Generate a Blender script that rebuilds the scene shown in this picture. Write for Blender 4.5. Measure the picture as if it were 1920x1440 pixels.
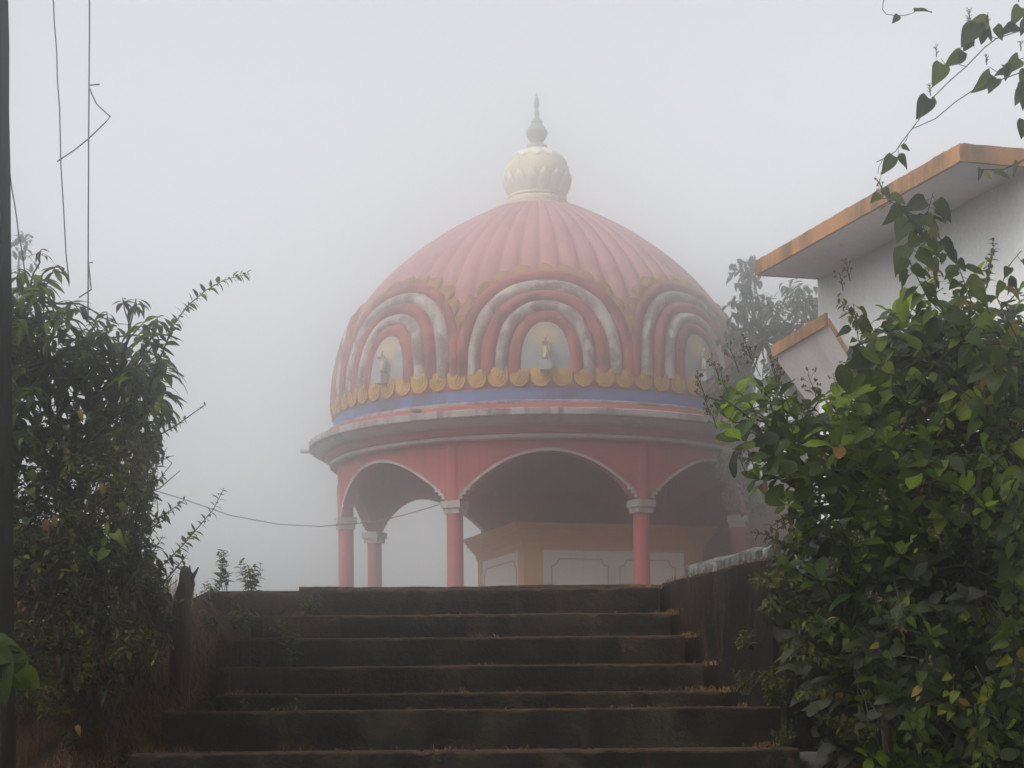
import bpy, math, random
import numpy as np
from mathutils import Vector, Matrix
random.seed(7); rng = np.random.default_rng(7)
for o in list(bpy.data.objects): bpy.data.objects.remove(o)
scene = bpy.context.scene
C = scene.collection
R = math.radians

# ------------------------------------------------------------------ camera
F = 3465.0; HORIZON = 1345.0; ROLL = R(0.5)
cam_d = bpy.data.cameras.new('camera'); cam = bpy.data.objects.new('camera', cam_d); C.objects.link(cam)
cam_d.sensor_width = 36.0; cam_d.lens = F/1920*36.0; cam_d.shift_y = (HORIZON-720)/1920
cam_d.clip_start = 0.05; cam_d.clip_end = 2000
cam.rotation_euler = (Matrix.Rotation(R(90), 3, 'X') @ Matrix.Rotation(-ROLL, 3, 'Z')).to_euler()
scene.camera = cam
scene.render.resolution_x = 1024; scene.render.resolution_y = 768
# ------------------------------------------------------------------ sky and sun
SUN_EL, SUN_AZ = R(48), R(-125)          # azimuth clockwise from +Y (the view direction)
w = bpy.data.worlds.new('World'); scene.world = w; w.use_nodes = True
nt = w.node_tree; nt.nodes.clear()
sky = nt.nodes.new('ShaderNodeTexSky'); sky.sky_type = 'NISHITA'; sky.sun_disc = False
sky.sun_elevation = SUN_EL; sky.sun_rotation = SUN_AZ; sky.dust_density = 3.7; sky.air_density = 1.0; sky.ozone_density = 1.0
hs = nt.nodes.new('ShaderNodeHueSaturation'); hs.inputs['Saturation'].default_value = 0.12
bg = nt.nodes.new('ShaderNodeBackground'); bg.inputs['Strength'].default_value = 0.15
wo = nt.nodes.new('ShaderNodeOutputWorld')
nt.links.new(sky.outputs[0], hs.inputs['Color']); nt.links.new(hs.outputs[0], bg.inputs['Color']); nt.links.new(bg.outputs[0], wo.inputs['Surface'])
sd = bpy.data.lights.new('sun', 'SUN'); sd.energy = 0.75; sd.angle = R(25); sd.color = (1.0, .96, .9)
so = bpy.data.objects.new('sun', sd); C.objects.link(so)
sdir = Vector((math.sin(SUN_AZ)*math.cos(SUN_EL), math.cos(SUN_AZ)*math.cos(SUN_EL), math.sin(SUN_EL)))
so.rotation_euler = (-sdir).to_track_quat('-Z', 'Y').to_euler(); so.location = sdir*60
scene.view_settings.view_transform = 'Standard'; scene.view_settings.look = 'None'
scene.view_settings.exposure = 0.76; scene.view_settings.gamma = 1.0; scene.view_settings.use_curve_mapping = False
scene.render.engine = 'CYCLES'
scene.cycles.volume_bounces = 2; scene.cycles.max_bounces = 4; scene.cycles.diffuse_bounces = 2; scene.cycles.transmission_bounces = 1; scene.cycles.glossy_bounces = 1; scene.cycles.use_light_tree = False
HAZE_DENSITY, HAZE_G = 0.026, 0.963

# ------------------------------------------------------------------ helpers
def P(px, py, Z):
    """photo pixel + distance -> point of the place (eye at the origin, Y forward)"""
    dx, up = px-960.0, HORIZON-py
    c, s = math.cos(ROLL), math.sin(ROLL)
    return Vector(((dx*c+up*s)*Z/F, Z, (up*c-dx*s)*Z/F))
class MB:
    def __init__(self): self.v = []; self.f = []
    def add(self, vs, fs):
        b = len(self.v); self.v.extend([tuple(p) for p in vs]); self.f.extend([tuple(i+b for i in q) for q in fs]); return self
    def box(self, x0, x1, y0, y1, z0, z1):
        return self.add([(x0,y0,z0),(x1,y0,z0),(x1,y1,z0),(x0,y1,z0),(x0,y0,z1),(x1,y0,z1),(x1,y1,z1),(x0,y1,z1)],
            [(0,3,2,1),(4,5,6,7),(0,1,5,4),(1,2,6,5),(2,3,7,6),(3,0,4,7)])
    def prism(self, poly, z0, z1):
        n = len(poly)
        return self.add([(p[0],p[1],z0) for p in poly]+[(p[0],p[1],z1) for p in poly],
            [tuple(range(n))[::-1], tuple(range(n, 2*n))]+[(i,(i+1)%n,n+(i+1)%n,n+i) for i in range(n)])
    def lathe(self, prof, n=64, close=False, mod=None):
        m = len(prof); vs = []
        for j,(r,h) in enumerate(prof):
            for i in range(n):
                a = 2*math.pi*i/n; k = mod(a, h, j) if mod else 1.0
                vs.append((r*k*math.sin(a), -r*k*math.cos(a), h))
        fs = []
        for j in range(m if close else m-1):
            j2 = (j+1) % m
            for i in range(n):
                i2 = (i+1) % n; fs.append((j*n+i, j*n+i2, j2*n+i2, j2*n+i))
        return self.add(vs, fs)
    def tube(self, pts, rad, sides=6, cap=True):
        pts = [Vector(p) for p in pts]; n = len(pts)
        rr = rad if hasattr(rad, '__len__') else [rad]*n
        vs = []; up = None
        for i,p in enumerate(pts):
            t = (pts[min(i+1,n-1)]-pts[max(i-1,0)])
            t = t.normalized() if t.length > 1e-9 else Vector((0,0,1))
            if up is None:
                up = Vector((0,0,1)) if abs(t.z) < .9 else Vector((1,0,0))
            s = t.cross(up).normalized(); up = s.cross(t).normalized()
            for k in range(sides):
                a = 2*math.pi*k/sides; vs.append(p+(s*math.cos(a)+up*math.sin(a))*rr[i])
        fs = [(i*sides+k, i*sides+(k+1)%sides, (i+1)*sides+(k+1)%sides, (i+1)*sides+k) for i in range(n-1) for k in range(sides)]
        if cap: fs += [tuple(range(sides))[::-1], tuple(range((n-1)*sides, n*sides))]
        return self.add(vs, fs)
    def mesh(self, name, mat, smooth=False, auto=None):
        me = bpy.data.meshes.new(name); me.from_pydata(self.v, [], self.f); me.update()
        if mat: me.materials.append(mat)
        if smooth: me.shade_smooth()
        if auto: me.shade_smooth(); me.set_sharp_from_angle(angle=R(auto))
        return me
    def build(self, name, mat, parent=None, smooth=False, auto=None, loc=None):
        return link(name, self.mesh(name, mat, smooth, auto), parent, loc)
def link(name, me, parent=None, loc=None):
    o = bpy.data.objects.new(name, me); C.objects.link(o)
    if parent: o.parent = parent
    if loc is not None: o.location = loc
    return o
def tag(o, label, cat, group=None, kind=None):
    if label: o['label'] = label
    if cat: o['category'] = cat
    if group: o['group'] = group
    if kind: o['kind'] = kind
    return o
def thing(name, label, cat, loc=(0,0,0), group=None, rz=0):
    o = link(name, None, None, loc); o.rotation_euler.z = rz; o.empty_display_size = .2
    return tag(o, label, cat, group)
def struct(o): o['kind'] = 'structure'; return o

# ------------------------------------------------------------------ materials
class NT:
    def __init__(self, name, rough=.85, spec=.25):
        self.m = bpy.data.materials.new(name); self.m.use_nodes = True
        self.t = self.m.node_tree; self.b = self.t.nodes['Principled BSDF']
        self.b.inputs['Roughness'].default_value = rough; self.b.inputs['Specular IOR Level'].default_value = spec
        self.tc = self.t.nodes.new('ShaderNodeTexCoord')
    def n(self, kind, **kw):
        x = self.t.nodes.new(kind)
        for k,v in kw.items(): setattr(x, k, v)
        return x
    def l(self, a, b): self.t.links.new(a, b)
    def coord(self, scale=(1,1,1), src='Object'):
        mp = self.n('ShaderNodeMapping'); mp.inputs['Scale'].default_value = scale
        if src == 'Position':
            if not hasattr(self, 'ge'): self.ge = self.n('ShaderNodeNewGeometry')
            self.l(self.ge.outputs['Position'], mp.inputs[0])
        else: self.l(self.tc.outputs[src], mp.inputs[0])
        return mp.outputs[0]
    def noise(self, scale, detail=4, rough=.6, vscale=(1,1,1), src='Object', dist=0):
        x = self.n('ShaderNodeTexNoise'); x.inputs['Scale'].default_value = scale; x.inputs['Detail'].default_value = detail
        x.inputs['Roughness'].default_value = rough; x.inputs['Distortion'].default_value = dist
        self.l(self.coord(vscale, src), x.inputs['Vector']); return x.outputs['Fac']
    def ramp(self, fac, lo, hi, c0=(0,0,0,1), c1=(1,1,1,1)):
        x = self.n('ShaderNodeValToRGB'); e = x.color_ramp.elements
        e[0].position = lo; e[1].position = hi; e[0].color = c0; e[1].color = c1
        self.l(fac, x.inputs[0]); return x.outputs[0]
    def mix(self, fac, a, b, mode='MIX'):
        x = self.n('ShaderNodeMix', data_type='RGBA', blend_type=mode)
        for s, v in ((0, fac), (6, a), (7, b)):
            if hasattr(v, 'is_linked'): self.l(v, x.inputs[s])
            else: x.inputs[s].default_value = v if s == 0 else (*v, 1)
        return x.outputs[2]
    def bump(self, h, strength=.4, dist=.02):
        x = self.n('ShaderNodeBump'); x.inputs['Strength'].default_value = strength; x.inputs['Distance'].default_value = dist
        self.l(h, x.inputs['Height']); self.l(x.outputs[0], self.b.inputs['Normal'])
    def col(self, c): self.l(c, self.b.inputs['Base Color']); return self
def paint(name, base, stain=(.05,.05,.045), amount=.5, scale=1.3, streak=True, src='Object', fade=.15, lo=.5, vs=.16):
    """old lime or emulsion paint: chalky variation, algae stains, vertical run marks"""
    k = NT(name, .9, .15)
    var = k.ramp(k.noise(scale*1.7, 5, .65, src=src), .3, .7)
    lighter = tuple(min(1, c*(1+fade)+fade*.08) for c in base); darker = tuple(c*(1-fade) for c in base)
    c = k.mix(var, darker, lighter)
    if streak:
        st = k.noise(scale*2.2, 7, .75, (1,1,vs), src)
        bl = k.noise(scale*.6, 3, .6, src=src)
        x = k.n('ShaderNodeMath', operation='MULTIPLY'); k.l(k.ramp(st, lo+.03, lo+.10), x.inputs[0]); k.l(k.ramp(bl, .42, .53), x.inputs[1])
        y = k.n('ShaderNodeMath', operation='MULTIPLY'); k.l(x.outputs[0], y.inputs[0]); y.inputs[1].default_value = amount
        c = k.mix(y.outputs[0], c, stain)
    fine = k.noise(scale*30, 4, .7, src=src)
    c = k.mix(k.ramp(fine, .35, .75), c, tuple(q*.82 for q in base)) if fade > .01 else c
    k.col(c); k.bump(k.noise(scale*9, 5, .6, src=src), .25, .02)
    return k.m
M = {}
W_ = dict(src='Position')
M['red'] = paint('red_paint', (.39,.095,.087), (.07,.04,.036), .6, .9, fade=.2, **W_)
M['red_dome_hazed'] = paint('red_dome_hazed_paint', (.38,.20,.195), (.12,.095,.09), .45, 1.3, fade=.12, lo=.43, vs=.10, **W_)  # paler than the column red: fog over the dome is put into this paint
M['red_band'] = paint('red_band_paint', (.30,.095,.085), (.03,.028,.025), .92, 1.7, fade=.25, lo=.42, vs=.4, **W_)
M['white_band'] = paint('white_band_paint', (.40,.385,.34), (.03,.03,.026), .97, 2.6, fade=.25, lo=.40, vs=.55, **W_)
M['white'] = paint('white_trim_paint', (.46,.44,.40), (.09,.088,.08), .7, 1.1, fade=.1, lo=.45, **W_)
M['white_eave'] = paint('eave_paint', (.40,.385,.35), (.04,.04,.037), .95, 2.4, fade=.16, lo=.42, **W_)
M['yellow'] = paint('yellow_paint', (.52,.30,.08), (.10,.065,.03), .6, 1.8, fade=.18, **W_)
M['yellow_fringe'] = paint('yellow_fringe_paint', (.27,.165,.05), (.05,.045,.03), .9, 1.5, fade=.25, lo=.42, vs=.5, **W_)
M['blue'] = paint('blue_paint', (.10,.17,.36), (.06,.06,.065), .9, 1.0, fade=.18, lo=.42, **W_)
M['cream'] = paint('cream_paint', (.56,.51,.38), (.2,.19,.15), .6, 1.6, fade=.12, lo=.45, **W_)
M['metal'] = paint('finial_metal', (.25,.235,.20), (.10,.095,.08), .5, 3, fade=.15)
M['bulb'] = paint('bulb_paint', (.56,.48,.32), (.25,.22,.15), .5, 2, fade=.12)
M['petal_white'] = paint('petal_paint', (.68,.66,.58), (.3,.28,.22), .5, 2, fade=.1)
M['inside'] = paint('ceiling_plaster', (.26,.235,.22), (.05,.045,.04), .6, .7, fade=.15)
M['ochre'] = paint('ochre_paint', (.64,.28,.065), (.25,.12,.04), .4, 1.0, fade=.1)
M['ochre_light'] = paint('light_ochre_paint', (.66,.36,.13), (.3,.16,.06), .3, 1.0, fade=.1)
M['shrine_wall'] = paint('shrine_wall_paint', (.84,.83,.76), (.5,.47,.4), .35, .8, fade=.06)
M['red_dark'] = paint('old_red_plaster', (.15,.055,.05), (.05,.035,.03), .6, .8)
M['plinth'] = paint('plinth_plaster', (.30,.28,.25), (.05,.045,.04), .8, .8)

# ------------------------------------------------------------------ terrain
STEPS = [  # height of tread, distance of riser, photo x of the left and right end
    (1104, 11.60, 585, 1236), (1152, 11.27, 470, 1257), (1195, 10.94, 408, 1285), (1248, 10.61, 410, 1320),
    (1299, 10.28, 405, 1352), (1330, 9.78, 303, 1470), (1409, 9.25, 245, 1500)]
ST = []
for y, Z, xl, xr in STEPS:
    h = (P(780, y, Z)).z; ST.append([h, Z, P(xl, y, Z).x, P(xr, y, Z).x])
for k in range(5):
    ST.append([ST[-1][0]-.17, ST[-1][1]-.42, ST[-1][2]-.06, ST[-1][3]+.05])
TERR = .815
def bank_noise(x, y): return .05*math.sin(x*3.1+y*1.7)+.035*math.sin(x*7.3-y*5.1+1.3)+.02*math.sin(x*13.7+y*11.9)
def ground_h(x, y):
    # straight slope under the stair, then the terrace
    h = min(TERR, max(-1.75, .80-(11.75-y)*.47)) if y < 11.75 else TERR
    if y < 11.75:
        xl = -1.80-.06*(11.75-y); xr = .95+.24*(11.75-y)
        if xl < x < xr: h -= .30
        elif x <= xl:
            t = min(1, (xl-x)/.45); h = h-.30+t*.34; h += bank_noise(x, y)*t
            if x < -2.15: h -= min(.6, (-2.15-x)*.45)
        else:
            t = min(1, (x-xr)/.25); h = h-.30+t*(.25+.22*min(1,max(0,(y-8.8)/.6))) + bank_noise(x, y)*.7; h = min(h, TERR)
        h = max(h, -1.8)
    else:
        if x < -1.95 and y < 16: h -= min(1.0, (-1.95-x)*.6)
        h += .012*math.sin(x*2.1+y)*math.cos(y*1.7)
    return h
xs = sorted(set([round(v,3) for v in np.concatenate([np.linspace(-70,-8,14), np.linspace(-8,-4,14), np.linspace(-4,4,90), np.linspace(4,8,14), np.linspace(8,70,14)])]))
ys = sorted(set([round(v,3) for v in np.concatenate([np.linspace(-9,2,6), np.linspace(2,5,12), np.linspace(5,14,110), np.linspace(14,30,14), np.linspace(30,80,12)])]))
g = MB(); nx = len(xs)
g.v = [(x, y, ground_h(x, y)) for y in ys for x in xs]
g.f = [(j*nx+i, j*nx+i+1, (j+1)*nx+i+1, (j+1)*nx+i) for j in range(len(ys)-1) for i in range(nx-1)]
k = NT('laterite_soil', .95, .1)
c = k.mix(k.ramp(k.noise(2.2, 6, .7), .35, .65), (.030,.016,.009), (.075,.036,.017))
c = k.mix(k.ramp(k.noise(14, 5, .7), .40, .62), c, (.022,.017,.011)); c = k.mix(k.ramp(k.noise(48, 5, .8), .58, .7), c, (.12,.07,.035)); k.col(c); k.bump(k.noise(22, 7, .75), 1.0, .09)
M['soil'] = k.m
ground = struct(g.build('ground', M['soil'], None, smooth=True))

# ------------------------------------------------------------------ stair
k = NT('mossy_concrete', .92, .15)
c = k.mix(k.ramp(k.noise(3.4, 7, .75, dist=.5), .40, .62), (.0028,.0028,.0024), (.013,.0115,.008))
c = k.mix(k.ramp(k.noise(3.1, 8, .8, (1,1,.8), dist=.6), .50, .60), c, (.034,.027,.017))          # bare patches
c = k.mix(k.ramp(k.noise(5.5, 6, .75, (1,1,.25), dist=.4), .56, .68), c, (.050,.027,.012))        # rusty runs
c = k.mix(k.ramp(k.noise(4.2, 6, .7, dist=.6), .58, .70), c, (.016,.022,.008))                    # green film
c = k.mix(k.ramp(k.noise(60, 5, .8), .66, .76), c, (.11,.10,.08))                                # grit and lichen
geo = k.n('ShaderNodeNewGeometry'); sx = k.n('ShaderNodeSeparateXYZ'); k.l(geo.outputs['Normal'], sx.inputs[0])
mo = k.n('ShaderNodeMath', operation='MULTIPLY'); k.l(k.ramp(sx.outputs[2], .25, .7), mo.inputs[0]); k.l(k.ramp(k.noise(7, 6, .75), .30, .55), mo.inputs[1])
c = k.mix(mo.outputs[0], c, (.062,.038,.020))                                         # dry moss and litter on the treads
k.col(c); k.bump(k.noise(24, 7, .75), .9, .035); M['step'] = k.m
def rough_block(x0, x1, y0, y1, z0, z1, n=120, seed=0, amp=.0028, rnd=.016):
    """a cast block with worn, uneven front arris"""
    r = random.Random(seed); m = MB(); secs = []
    ph = [r.uniform(0, 6.28) for _ in range(6)]
    chip = [0.0]*(n+1)
    for _ in range(max(2, n//7)):
        c0 = r.randrange(n+1); wd_ = r.randint(0,2); dp = r.uniform(.003,.012)
        for q_ in range(-wd_, wd_+1):
            if 0 <= c0+q_ <= n: chip[c0+q_] = max(chip[c0+q_], dp*(1-abs(q_)/(wd_+1)))
    for i in range(n+1):
        x = x0+(x1-x0)*i/n; ch = chip[i]
        w1 = amp*(math.sin(x*3.7+ph[0])+.6*math.sin(x*9.1+ph[1])+.4*math.sin(x*23+ph[2]))+r.uniform(-.3,.3)*amp
        w2 = amp*(math.sin(x*4.3+ph[3])+.6*math.sin(x*11+ph[4])+.4*math.sin(x*27+ph[5]))+r.uniform(-.3,.3)*amp
        secs.append([(x,y0+w2,z0),(x,y0+w2*.7,(z0+z1)/2),(x,y0+w2,z1-rnd+w1*.5-ch),(x,y0+rnd*.35+w2+ch*.5,z1-rnd*.3+w1*.5-ch*.6),(x,y0+rnd+w2+ch*1.2,z1+w1*.5-ch*.1),(x,y1,z1),(x,y1,z0)])
    q = 7
    m.v = [p for s in secs for p in s]
    m.f = [(i*q+a, (i+1)*q+a, (i+1)*q+(a+1)%q, i*q+(a+1)%q) for i in range(n) for a in range(q)]
    m.f += [tuple(range(q)), tuple(range(n*q, n*q+q))[::-1]]
    return m
stair = thing('outdoor_stair', 'dark mossy concrete stair rising to the domed pavilion', 'steps', (0, 11.6, ST[0][0]-.4))
so_ = Vector(stair.location)
def local(mb, origin): mb.v = [(p[0]-origin[0], p[1]-origin[1], p[2]-origin[2]) for p in mb.v]; return mb
for i, (h, Z, xl, xr) in enumerate(ST):
    below = ST[i+1][0] if i+1 < len(ST) else h-.2
    back = 12.6 if i == 0 else ST[i-1][1]+.06
    local(rough_block(xl, xr, Z, back, below-.03, h, seed=i), so_).build('step', M['step'], stair, auto=50)
# low slab of the landing behind the top tread
sl = local(rough_block(P(560,1100,11.9).x, P(1262,1098,11.9).x, 11.92, 13.4, .70, P(800,1099,11.92).z, seed=31, amp=.006), so_).build('landing_slab', M['step'], stair, auto=50)
# older, crumbled block ends on the left of the stair
k = NT('old_brown_concrete', .95, .1)
c = k.mix(k.ramp(k.noise(3.5, 6, .7), .35, .65), (.012,.009,.007), (.046,.026,.014))
c = k.mix(k.ramp(k.noise(17, 5, .7), .55, .75), c, (.075,.042,.02)); k.col(c); k.bump(k.noise(26, 6, .7), .9, .03); M['oldstep'] = k.m
for j,(xa,xb,y,Z,z0) in enumerate([(395,586,1112,11.75,.52),(492,640,1153,11.25,.35),(404,525,1197,10.91,.2),(406,528,1251,10.58,.02)]):
    a, b = P(xa,y,Z), P(xb,y,Z)
    local(rough_block(a.x, b.x, Z, Z+.5, z0-.1, a.z, n=36, seed=60+j, amp=.02, rnd=.035), so_).build('worn_block', M['oldstep'], stair, auto=60)

# ------------------------------------------------------------------ stair wall and parapet on the right
k = NT('stained_retaining_wall', .95, .12)
c = k.mix(k.ramp(k.noise(3.2, 7, .75, (1,1,.55), dist=.8), .52, .68), (.0035,.0032,.003), (.036,.018,.008))
c = k.mix(k.ramp(k.noise(11, 7, .8, (1,1,.3), dist=.8), .56, .68), c, (.026,.014,.007))
c = k.mix(k.ramp(k.noise(26, 6, .7, (1,1,.5)), .6, .75), c, (.07,.045,.028))
geo = k.n('ShaderNodeSeparateXYZ'); k.l(k.tc.outputs['Object'], geo.inputs[0])
top = k.n('ShaderNodeMath', operation='ADD'); k.l(geo.outputs[2], top.inputs[0])
nz = k.n('ShaderNodeMath', operation='MULTIPLY'); k.l(k.noise(5, 5, .7), nz.inputs[0]); nz.inputs[1].default_value = .5; k.l(nz.outputs[0], top.inputs[1])
c = k.mix(k.ramp(top.outputs[0], 1.08, 1.2), c, (.10,.044,.016)); k.col(c); k.bump(k.noise(18, 6, .7, (1,1,.35)), .9, .04); M['retwall'] = k.m
wa, wb = Vector((P(1236,1096,11.75).x, 11.75)), Vector((P(1449,1050,9.80).x, 9.80))
d2 = (wb-wa).normalized(); nrm = Vector((-d2.y, d2.x))
if nrm.x < 0: nrm = -nrm
def wall_strip(m, a, b, th, z0, z1, n=14, amp=.006, seed=0, lean=0.0):
    r = random.Random(seed); d = (b-a); nn = Vector((-d.y, d.x)).normalized()
    if nn.x < 0: nn = -nn
    rows = []
    for i in range(n+1):
        p = a+d*i/n
        j = [r.uniform(-1,1)*amp for _ in range(5)]
        pts = []
        for q,(o,z) in enumerate([(0,z0),(0,z0+(z1-z0)*.4),(0,z0+(z1-z0)*.75),(.0,z1-.02),(.025,z1),(th,z1),(th,z0)]):
            e = j[q] if q < 5 else 0
            pp = p+nn*(o+e*.6+lean*(z-z0)); pts.append((pp.x, pp.y, z+(e*1.2 if q in (3,4) else 0)))
        rows.append(pts)
    q = 7; base = len(m.v)
    m.v += [p for s in rows for p in s]
    m.f += [tuple(base+t for t in f) for f in [(i*q+a_, (i+1)*q+a_, (i+1)*q+(a_+1)%q, i*q+(a_+1)%q) for i in range(n) for a_ in range(q)]+[tuple(range(q)), tuple(range(n*q, n*q+q))[::-1]]]
    return m
rw = thing('retaining_wall', 'dark streaked retaining wall flaring out at the right of the stair', 'wall', (wa.x, wa.y, 0))
m = wall_strip(MB(), wa, wb, .25, -.6, .845, seed=3)
local(m, (wa.x, wa.y, 0)).build('wall_face', M['retwall'], rw, auto=50)
wc = wb+Vector((1.6,.25))
m = wall_strip(MB(), wb+Vector((.02,.10)), wc, .25, -.6, .80, seed=4)
local(m, (wa.x, wa.y, 0)).build('return_wall', M['retwall'], rw, auto=50)
k = NT('weathered_lime_wall', .95, .12)
c = k.mix(k.ramp(k.noise(24, 7, .8, (1,1,.22), dist=.5), .42, .58), (.22,.215,.205), (.028,.027,.025))
c = k.mix(k.ramp(k.noise(9, 5, .7), .45, .62), c, (.05,.048,.045)); k.col(c); k.bump(k.noise(20, 6, .7), .7, .03); M['limewall'] = k.m
pa = Vector((P(1284,1062,11.45).x, 11.45)); pb = pa+(wb-wa).normalized()*2.3
pw = tag(local(wall_strip(MB(), pa, pb, .22, .70, P(1284,1060,11.45).z, seed=5, amp=.008), (pa.x, pa.y, 0)).build('parapet', M['limewall'], None, auto=50, loc=(pa.x, pa.y, 0)),
    'low whitewashed parapet with black weather streaks above the retaining wall', 'wall')

# ------------------------------------------------------------------ pavilion
D = 45.0; XC = 56*D/F; FLOOR = 1.45
pav = thing('domed_pavilion', 'red temple pavilion with ribbed dome in haze-paled paint on columns, fading into fog', 'pavilion', (XC, D, 0))
NB = 7
def pt(r, a, h): return Vector((r*math.sin(a), -r*math.cos(a), h))     # a measured from the side facing the stair
# plinth and floor
MB().lathe([(0.01,.6),(5.5,.6),(5.5,1.1),(5.2,1.1),(5.2,FLOOR),(0.01,FLOOR)], 72).build('plinth', M['plinth'], pav, auto=40)
col_a = [R(v) for v in (-24.0, 26.9, 79.5, 135.0, 193.0, 241.6, 284.5)]
RC = 4.78
cm = MB().lathe([(.182,FLOOR),(.182,6.06)], 28).mesh('column_shaft', M['red'], smooth=True)
capm = MB().box(-.235,.235,-.235,.235,4.60,4.755).box(-.195,.195,-.195,.195,4.475,4.597).mesh('capital', M['white'])
basm = MB().box(-.24,.24,-.24,.24,FLOOR,FLOOR+.16).mesh('column_base', M['white'])
for a in col_a:
    p = pt(RC, a, 0); c_ = link('column', cm, pav, p); c_.rotation_euler.z = a
    link('capital', capm, c_); link('base', basm, c_)
# arch walls
RI, RO = 4.66, 4.90; HW = 6.12
def arch_profile(a0, a1):
    r = RO; g0 = math.asin(.20/RC); s0, s1 = a0*r, a1*r
    half = (s1-s0)/2; mid = (s0+s1)/2
    pts = []
    e = half-.17
    st = .085
    right = [(e, 4.755),(e, 4.80),(e-st,4.80),(e-st,4.885),(e-2*st,4.885),(e-2*st,4.97),(e-3*st,4.97),(e-3*st,5.05)]
    e3 = e-3*st-.02
    top = 5.78
    cur = [(e3*math.cos(math.pi*i/40), 0) for i in range(41)]
    cur = [(x, 5.05+(top-5.05)*(1-(x/e3)**2)) for x,_ in cur]
    prof = [(-x, h) for x,h in right]+[(-x,h) for x,h in cur]+[(x,h) for x,h in right[::-1]]
    prof = [(-half,4.755)]+prof+[(half,4.755)]
    return [((mid+x)/r, h) for x,h in prof]
for i in range(NB):
    a0, a1 = col_a[i], col_a[(i+1)%NB]
    if a1 < a0: a1 += 2*math.pi
    pr = arch_profile(a0, a1); m = MB(); n = len(pr); vs = []
    for a, h in pr: vs += [pt(RO,a,h), pt(RO,a,HW), pt(RI,a,HW), pt(RI,a,h)]
    fs = []
    for j in range(n-1):
        b, b2 = 4*j, 4*j+4
        fs.append((b, b2, b2+3, b+3))
        if pr[j+1][0]-pr[j][0] > 1e-5: fs += [(b, b+1, b2+1, b2), (b+3, b2+3, b2+2, b+2)]
    m.add(vs, fs); arch = m.build('arch_wall', M['red'], pav)
    arch.data.shade_smooth(); arch.data.set_sharp_from_angle(angle=R(30))
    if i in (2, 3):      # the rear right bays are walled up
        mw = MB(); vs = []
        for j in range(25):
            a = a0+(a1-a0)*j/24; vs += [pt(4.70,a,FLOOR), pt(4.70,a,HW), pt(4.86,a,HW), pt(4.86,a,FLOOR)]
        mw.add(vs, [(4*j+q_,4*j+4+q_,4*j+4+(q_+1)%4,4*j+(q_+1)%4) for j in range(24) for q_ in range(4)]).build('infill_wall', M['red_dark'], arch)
    # white line along the opening
    q = [(a*RO, h) for a,h in pr][2:-2]; m = MB(); vs = []; wdt = .062
    for j,(s,h) in enumerate(q):
        def nn(p0, p1):
            dx, dy = p1[0]-p0[0], p1[1]-p0[1]; L = math.hypot(dx,dy) or 1; return (-dy/L, dx/L)
        n0 = nn(q[j-1], q[j]) if j > 0 else None; n1 = nn(q[j], q[j+1]) if j < len(q)-1 else None
        n0 = n0 or n1; n1 = n1 or n0
        bx, by = n0[0]+n1[0], n0[1]+n1[1]; L2 = bx*bx+by*by
        kx, ky = (2*bx/L2, 2*by/L2) if L2 > .3 else n1
        vs += [pt(RO+.002, s/RO, h), pt(RO+.03, s/RO, h), pt(RO+.03, (s+kx*wdt)/RO, h+ky*wdt), pt(RO+.002, (s+kx*wdt)/RO, h+ky*wdt)]
    fs = [(4*j+a_, 4*j+4+a_, 4*j+4+(a_+1)%4, 4*j+(a_+1)%4) for j in range(len(q)-1) for a_ in range(4)]
    m.add(vs, fs).build('arch_trim', M['white'], arch)
# entablature rings (closed profiles, r and height)
def ring(name, prof, mat, parent=pav, n=160): return MB().lathe(prof, n, close=True).build(name, mat, parent, auto=35)
ring('lower_moulding', [(4.80,6.03),(5.05,6.03),(5.09,6.06),(5.09,6.12),(5.05,6.145),(4.80,6.145)], M['white'])
ring('frieze', [(4.80,6.147),(5.12,6.147),(5.17,6.22),(5.24,6.29),(4.80,6.29)], M['red'])
ring('eave_soffit', [(4.80,6.292),(5.26,6.292),(5.36,6.34),(5.45,6.42),(5.47,6.455),(4.80,6.455)], M['white'])
eave = ring('eave', [(4.80,6.457),(5.575,6.457),(5.59,6.48),(5.585,6.60),(5.56,6.62),(5.30,6.655),(4.80,6.655)], M['white_eave'])
ring('upper_frieze', [(4.80,6.657),(5.30,6.657),(5.26,6.76),(4.80,6.76)], M['red'])
ring('upper_ledge', [(4.80,6.762),(5.18,6.762),(5.19,6.78),(5.19,6.835),(5.16,6.85),(4.80,6.86)], M['white_eave'])
ring('blue_band', [(4.80,6.862),(4.985,6.862),(4.985,7.135),(4.80,7.135)], M['blue'])
m = MB().tube([pt(5.55,R(-88),6.50), pt(5.80,R(-88.5),6.50)], .055, 10); m.build('drain_pipe', M['white_eave'], eave)
m = MB().tube([pt(5.2,R(-30.5),6.72), pt(5.62,R(-30.8),6.70)], .05, 10); m.build('drain_pipe', M['metal'], eave)
# dome: profile traced from the outline, converted to radius and height
sil = [(629,720),(635,687),(645,650),(655,622),(670,595),(685,575),(710,545),(735,520),(760,499),(784,480),(830,448),(880,420),(920,400)]
prof = [(4.96,7.137),(4.965,7.5)]
for x,y in sil[0:]:
    dxo, up = x-960, HORIZON-y
    dx = dxo+up*math.sin(ROLL); up2 = up-dxo*math.sin(ROLL)
    r = D*math.sin(math.atan((56-dx)/F)); h = up2*(D-r*r/D)/F
    if h > prof[-1][1]+.02: prof.append((r, h))
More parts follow.
